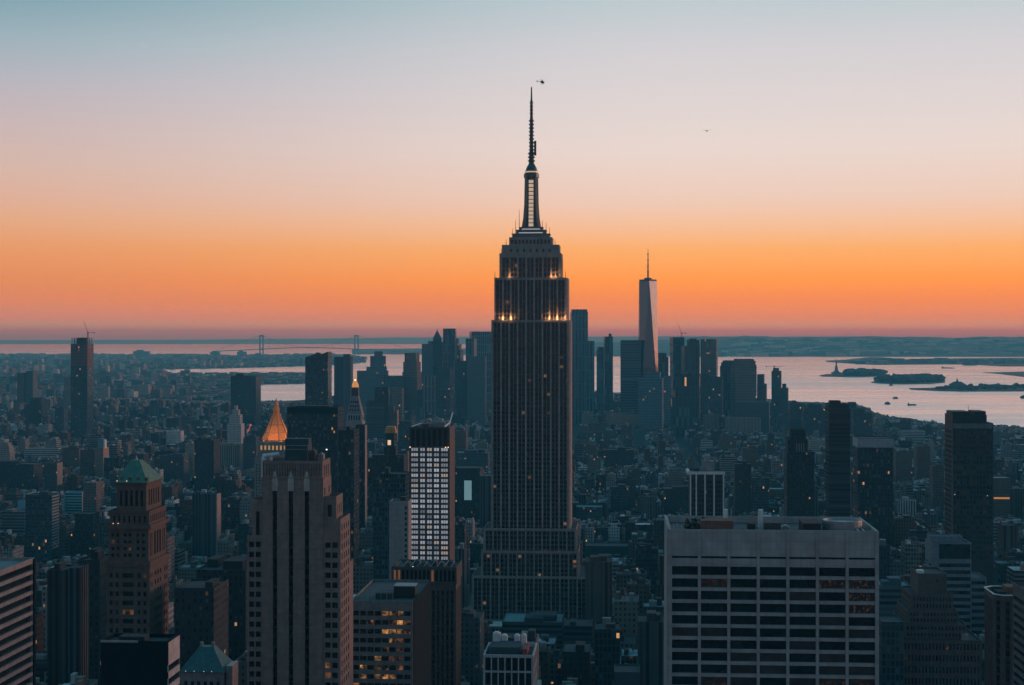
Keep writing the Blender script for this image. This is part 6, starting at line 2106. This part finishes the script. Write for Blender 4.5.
for x0, x1, y0, y1, h in LOTS:
    wx, wy = to_world((x0 + x1) / 2, (y0 + y1) / 2)
    if not inside(wx, wy, MAN):
        continue
    pts = [to_world(a, c) for a in (x0, x1) for c in (y0, y1)]
    if not all(inside(px, py, MAN) for px, py in pts):
        continue
    X0, X1, Y0, Y1 = min(p[0] for p in pts), max(p[0] for p in pts), min(p[1] for p in pts), max(p[1] for p in pts)
    if not free(X0, X1, Y0, Y1):
        continue
    D = Y0
    p0, p1 = CX + min(p[0] / p[1] for p in pts) * F, CX + max(p[0] / p[1] for p in pts) * F
    if p1 < -60 or p0 > 1084:
        continue
    hmax = Z(cap_row(p0, p1, D), D)
    if hmax < 7:
        hmax = 7.0
    if h > hmax:
        h = hmax * r.uniform(0.8, 0.99)
    CAND.append([p0, p1, HY + (H - h) / D * F, D, x0, x1, y0, y1, h])
# how much of each shows: sweep from near to far keeping the highest row covered so far in each column
ev = [(s[4] - 0.01, 'S', s) for s in SEEN] + [(c[3], 'C', c) for c in CAND]
ev.sort(key=lambda e: e[0])
cover = [685.0] * 1024
vis = {}
for D, kd, c in ev:
    a, e, top = (c[0], c[1], c[2])
    area = 0.0
    for px in range(max(0, int(a)), min(1023, int(e)) + 1):
        if top < cover[px]:
            area += cover[px] - top
            cover[px] = top
    if kd == 'C':
        vis[id(c)] = area
CAND.sort(key=lambda c: -vis[id(c)])
NEAR = [c for c in CAND if vis[id(c)] > 0][:185]
REST = [c for c in CAND if id(c) not in {id(n) for n in NEAR}]

PAL = [('brick', 3), ('brown', 4), ('tan', 4), ('lime', 4), ('grey', 4), ('pale', 2), ('dark', 3), ('slate', 4), ('white', 1), ('teal', 1)]
PALW = [p for p, n in PAL for _ in range(n)]
ROOFS = [((0.05, 0.053, 0.056), 'black'), ((0.1, 0.1, 0.1), 'dark'), ((0.2, 0.21, 0.22), 'grey'), ((0.42, 0.45, 0.47), 'pale'), ((0.6, 0.62, 0.64), 'white'), ((0.12, 0.17, 0.19), 'teal')]
def styled(D):
    tn = r.choice(PALW)
    st = r.choice('PPPPPRCV') if tn not in ('teal',) else 'C'
    rf = r.choice([0, 0, 0, 0, 1, 1, 1, 2, 3, 5]) if r.random() < 0.94 else 4
    return tn, st, rf

# names of places one can find, for the labels
MARKS = [(s[0], s[1], s[2], s[3], s[4], s[5]) for s in SEEN if s[5]]
USED = {}
def where(px, py, D):
    best = None
    for a, c, top, low, dd, s in MARKS:
        mx = (a + c) / 2
        my = min(max(py, top), low)
        dx = 0 if a <= px <= c else min(abs(px - a), abs(px - c))
        sc_ = math.hypot(dx, (py - my) * 1.0)
        if best is None or sc_ < best[0]:
            best = (sc_, a, c, dd, s, my)
    sc_, a, c, dd, s, my = best
    far = 'just ' if sc_ < 18 else ('' if sc_ < 60 else 'far ')
    if px < a:
        rel = far + 'left of'
    elif px > c:
        rel = far + 'right of'
    else:
        rel = 'in front of' if D < dd else 'just beyond'
    return '%s the %s' % (rel, s)

SIZE = lambda w, h: 'slim ' if w < 14 else ('broad ' if w > 26 else '')
NEAR.sort(key=lambda c: c[3])
recs = []
for c in NEAR:
    p0, p1, top, D, x0, x1, y0, y1, h = c
    tn, st, rf = styled(D)
    w = x1 - x0
    tank = D < 2100 and w > 11 and r.random() < 0.4
    wedding = h > 45 and w > 20 and r.random() < 0.4
    huts = r.randint(2, 4)
    a = ('stepped ' if wedding else '') + SIZE(w, h)
    recs.append((c, tn, st, rf, tank, wedding, huts, a))
labels = []
for c, tn, st, rf, tank, wedding, huts, a in recs:
    px, py = (max(0, c[0]) + min(1023, c[1])) / 2, c[2]
    kindw = {'P': 'block', 'R': 'banded block', 'C': 'glassy block', 'V': 'ribbed block'}[st]
    base = '%s%s %s, %s roof%s' % (a, CWORD[tn], kindw, ROOFS[rf][1], ' and tank' if tank else '')
    labels.append([base + ', ' + where(px, py, c[3]), px, py])
by = {}
for i, l in enumerate(labels):
    by.setdefault(l[0], []).append(i)
ORD = ['nearest', 'second', 'third', 'fourth', 'fifth', 'sixth', 'seventh', 'eighth']
for txt, ids in by.items():
    if len(ids) > 1:
        for k, i in enumerate(sorted(ids, key=lambda i: recs[i][0][3])):
            labels[i][0] = ORD[min(k, 7)] + ' ' + txt
for (c, tn, st, rf, tank, wedding, huts, a), (lab, px, py) in zip(recs, labels):
    p0, p1, top, D, x0, x1, y0, y1, h = c
    wx, wy = to_world((x0 + x1) / 2, y0)
    o = empty('city_building', (wx, wy, 1.65), GRID)
    words_ = lab.split()
    tag(o, lab, 'building', 'low and mid rise city blocks')
    w, d = x1 - x0, y1 - y0
    base = TONE[tn]
    j = r.uniform(0.4, 0.85)
    base = tuple(q * j for q in base)
    t = Tower(o, FAC[st], base)
    rt = ROOFS[rf][0]
    hh = h - 1.65
    if wedding:
        k = r.uniform(0.55, 0.75)
        t.tier(-w / 2, w / 2, 0, d, 0, hh * k, rtone=rt)
        i1 = w * r.uniform(0.08, 0.16)
        t.tier(-w / 2 + i1, w / 2 - i1, d * 0.1, d * 0.9, hh * k - 0.9, hh, rtone=rt)
        bx = (-w / 2 + i1, w / 2 - i1, d * 0.1, d * 0.9)
    else:
        t.tier(-w / 2, w / 2, 0, d, 0, hh, rtone=rt)
        bx = (-w / 2, w / 2, 0, d)
    t.done()
    for q in range(huts):
        ww, dd = (bx[1] - bx[0]) * r.uniform(0.15, 0.4), (bx[3] - bx[2]) * r.uniform(0.15, 0.4)
        x, y = r.uniform(bx[0] + 1, bx[1] - ww - 1), r.uniform(bx[2] + 1, bx[3] - dd - 1)
        if r.random() < 0.6:
            bulkhead(o, x, x + ww, y, y + dd, hh - 1.1, r.uniform(2.5, 5.5), tuple(q_ * 0.9 for q_ in r.choice([base, (0.06, 0.06, 0.065), (0.3, 0.31, 0.32)])))
        else:
            cooling(o, x, y, hh - 1.1, ww * 0.6, dd, r.uniform(1.4, 2.8), r.choice([METAL, WHITEP, DARKM]))
    if tank:
        water_tank(o, r.uniform(bx[0] + 3.5, bx[1] - 3.5), r.uniform(bx[2] + 3.5, bx[3] - 3.5), hh - 1.1, r.uniform(0.9, 1.2))
    if r.random() < 0.3:
        lamp(o, r.uniform(bx[0] + 1, bx[1] - 1), bx[2] + 0.4, hh - 0.9, 0.3, r.choice([LAMPC, LAMPW, lit('soft_white', (0.9, 0.95, 1.0), 0.5)]))

# the thousands of roofs beyond, too many to count
big = MB()
FM = [FAC['P'], FAC['R'], FAC['V'], FAC['B'], ROOF]
SI = {'P': 0, 'R': 1, 'V': 2, 'B': 3, 'C': 0}
def heap(cx, cy_, w, d, h, rot, tone, st, rt, hut=True, z0=1.6):
    c, s = cos(rot), sin(rot)
    def q(x, y): return (cx + x * c - y * s, cy_ + x * s + y * c)
    P4 = [q(-w / 2, -d / 2), q(w / 2, -d / 2), q(w / 2, d / 2), q(-w / 2, d / 2)]
    for i in range(4):
        j = (i + 1) % 4
        L = w if i % 2 == 0 else d
        big.quad([(*P4[i], z0), (*P4[j], z0), (*P4[j], h), (*P4[i], h)], st, [(0, 0), (L, 0), (L, h), (0, h)], tone)
    big.quad([(*p, h - 0.35) for p in P4], 4, None, rt)
    if hut:
        for _ in range(r.randint(2, 5)):
            w2, d2 = w * r.uniform(0.12, 0.35), d * r.uniform(0.12, 0.35)
            ox, oy = r.uniform(-w / 2 + w2 / 2, w / 2 - w2 / 2), r.uniform(-d / 2 + d2 / 2, d / 2 - d2 / 2)
            h2 = h + r.uniform(2, 5)
            H4 = [q(ox - w2 / 2, oy - d2 / 2), q(ox + w2 / 2, oy - d2 / 2), q(ox + w2 / 2, oy + d2 / 2), q(ox - w2 / 2, oy + d2 / 2)]
            tt = r.choice([tone, tone, (0.05, 0.05, 0.055), (0.5, 0.52, 0.54), (0.3, 0.2, 0.16)])
            for i in range(4):
                j = (i + 1) % 4
                big.quad([(*H4[i], h - 0.35), (*H4[j], h - 0.35), (*H4[j], h2), (*H4[i], h2)], 3, None, tt)
            big.quad([(*p, h2) for p in H4], 4, None, tt)
for c in REST:
    p0, p1, top, D, x0, x1, y0, y1, h = c
    tn, st, rf = styled(D)
    j = r.uniform(0.35, 1.0) if r.random() < 0.85 else 1.25
    cx_, cy_ = to_world((x0 + x1) / 2, (y0 + y1) / 2)
    heap(cx_, cy_, x1 - x0, y1 - y0, h, GRID, tuple(min(0.9, q * j) for q in TONE[tn]), SI[st], ROOFS[rf][0])
# the far shore: low roofs, a few slabs
BRKW = [G(*p) for p in BRK]
n = 0
while n < 7000:
    py = HY + 17.6 + 50.5 * r.random() ** 1.25
    px = r.uniform(-70, 380)
    x, y = G(px, py)
    if not inside(x, y, BRKW):
        continue
    n += 1
    s = y / 9000.0
    w, d = r.uniform(16, 55) * s ** 0.6, r.uniform(16, 50) * s ** 0.6
    h = r.uniform(8, 20) if r.random() < 0.93 else r.uniform(25, 60)
    if py < 358 and h > 25:
        h = 20
    if 190 < px < 330 and py > 372:
        h = min(h, 16)
    tn, st, rf = styled(y)
    heap(x, y, w, d, h, r.choice([GRID, 0.4, -0.3]), TONE[tn], SI[st], ROOFS[rf][0], hut=False, z0=2)
# towns along the foot of the hill across the bay
for _ in range(500):
    px = r.uniform(660, 1040)
    py = r.uniform(354.6, 356.3)
    x, y = G(px, py)
    heap(x, y + 120, r.uniform(60, 220), 60, r.uniform(20, 50), 0, TONE[r.choice(['pale', 'tan', 'grey', 'brick', 'dark'])], 3, (0.3, 0.3, 0.3), hut=False, z0=0)
for _ in range(160):
    px = r.uniform(850, 1040)
    py = r.uniform(361, 364.0)
    x, y = G(px, py)
    heap(x, y, r.uniform(40, 160), 50, r.uniform(12, 34), 0, TONE[r.choice(['pale', 'tan', 'grey', 'brick', 'dark', 'dark'])], 3, (0.2, 0.2, 0.2), hut=False, z0=4)
for _ in range(420):
    px, v = r.uniform(672, 1045), r.uniform(0.03, 0.42) ** 1.3
    d0 = H * F / (356.7 - HY)
    D = d0 + (29500 - d0) * v
    zc = Z(337, d0 + (29500 - d0) * 0.55) * sin(pi * v / 1.1) ** 0.8
    heap(X(px, D), D, r.uniform(60, 260), 60, zc + r.uniform(14, 34), 0, TONE[r.choice(['pale', 'white', 'tan', 'grey', 'dark', 'dark'])], 3, (0.4, 0.4, 0.4), hut=False, z0=max(0, zc - 40))
tag(big.build('distant_rooftops', FM), 'countless low rooftops and blocks spreading to the water and far shore', 'city', kind='stuff')

# pavements: a kerbed slab under each near block
pv = MB()
for bx0, bx1, by0, by1 in blocks:
    if by0 > 2600 or abs((bx0 + bx1) / 2) > 0.36 * by0 + 250:
        continue
    P4 = [to_world(bx0 - 4, by0 - 4), to_world(bx1 + 4, by0 - 4), to_world(bx1 + 4, by1 + 4), to_world(bx0 - 4, by1 + 4)]
    pv.prism(P4, 1.4, 1.64)
tag(pv.build('pavement', PAVE), kind='structure')

# ================================================================== air
hz = MB()
hz.box(-76000, 76000, -3000, 76000, -4.0, 524.0)
ho = hz.build('haze', [])
hm = bpy.data.materials.new('haze_air')
hm.use_nodes = True
ht = hm.node_tree
ht.nodes.clear()
pvn = ht.nodes.new('ShaderNodeVolumePrincipled')
pvn.inputs['Color'].default_value = (*HAZE_C, 1)
pvn.inputs['Density'].default_value = HAZE_D
pvn.inputs['Absorption Color'].default_value = (1, 1, 1, 1)
pvn.inputs['Anisotropy'].default_value = 0.0
hout = ht.nodes.new('ShaderNodeOutputMaterial')
ht.links.new(pvn.outputs[0], hout.inputs['Volume'])
ho.data.materials.clear()
ho.data.materials.append(hm)
tag(ho, kind='stuff')
print('NEAR', len(NEAR), 'REST', len(REST), 'objects', len(sc.objects), 'min near area', min(vis[id(c)] for c in NEAR))
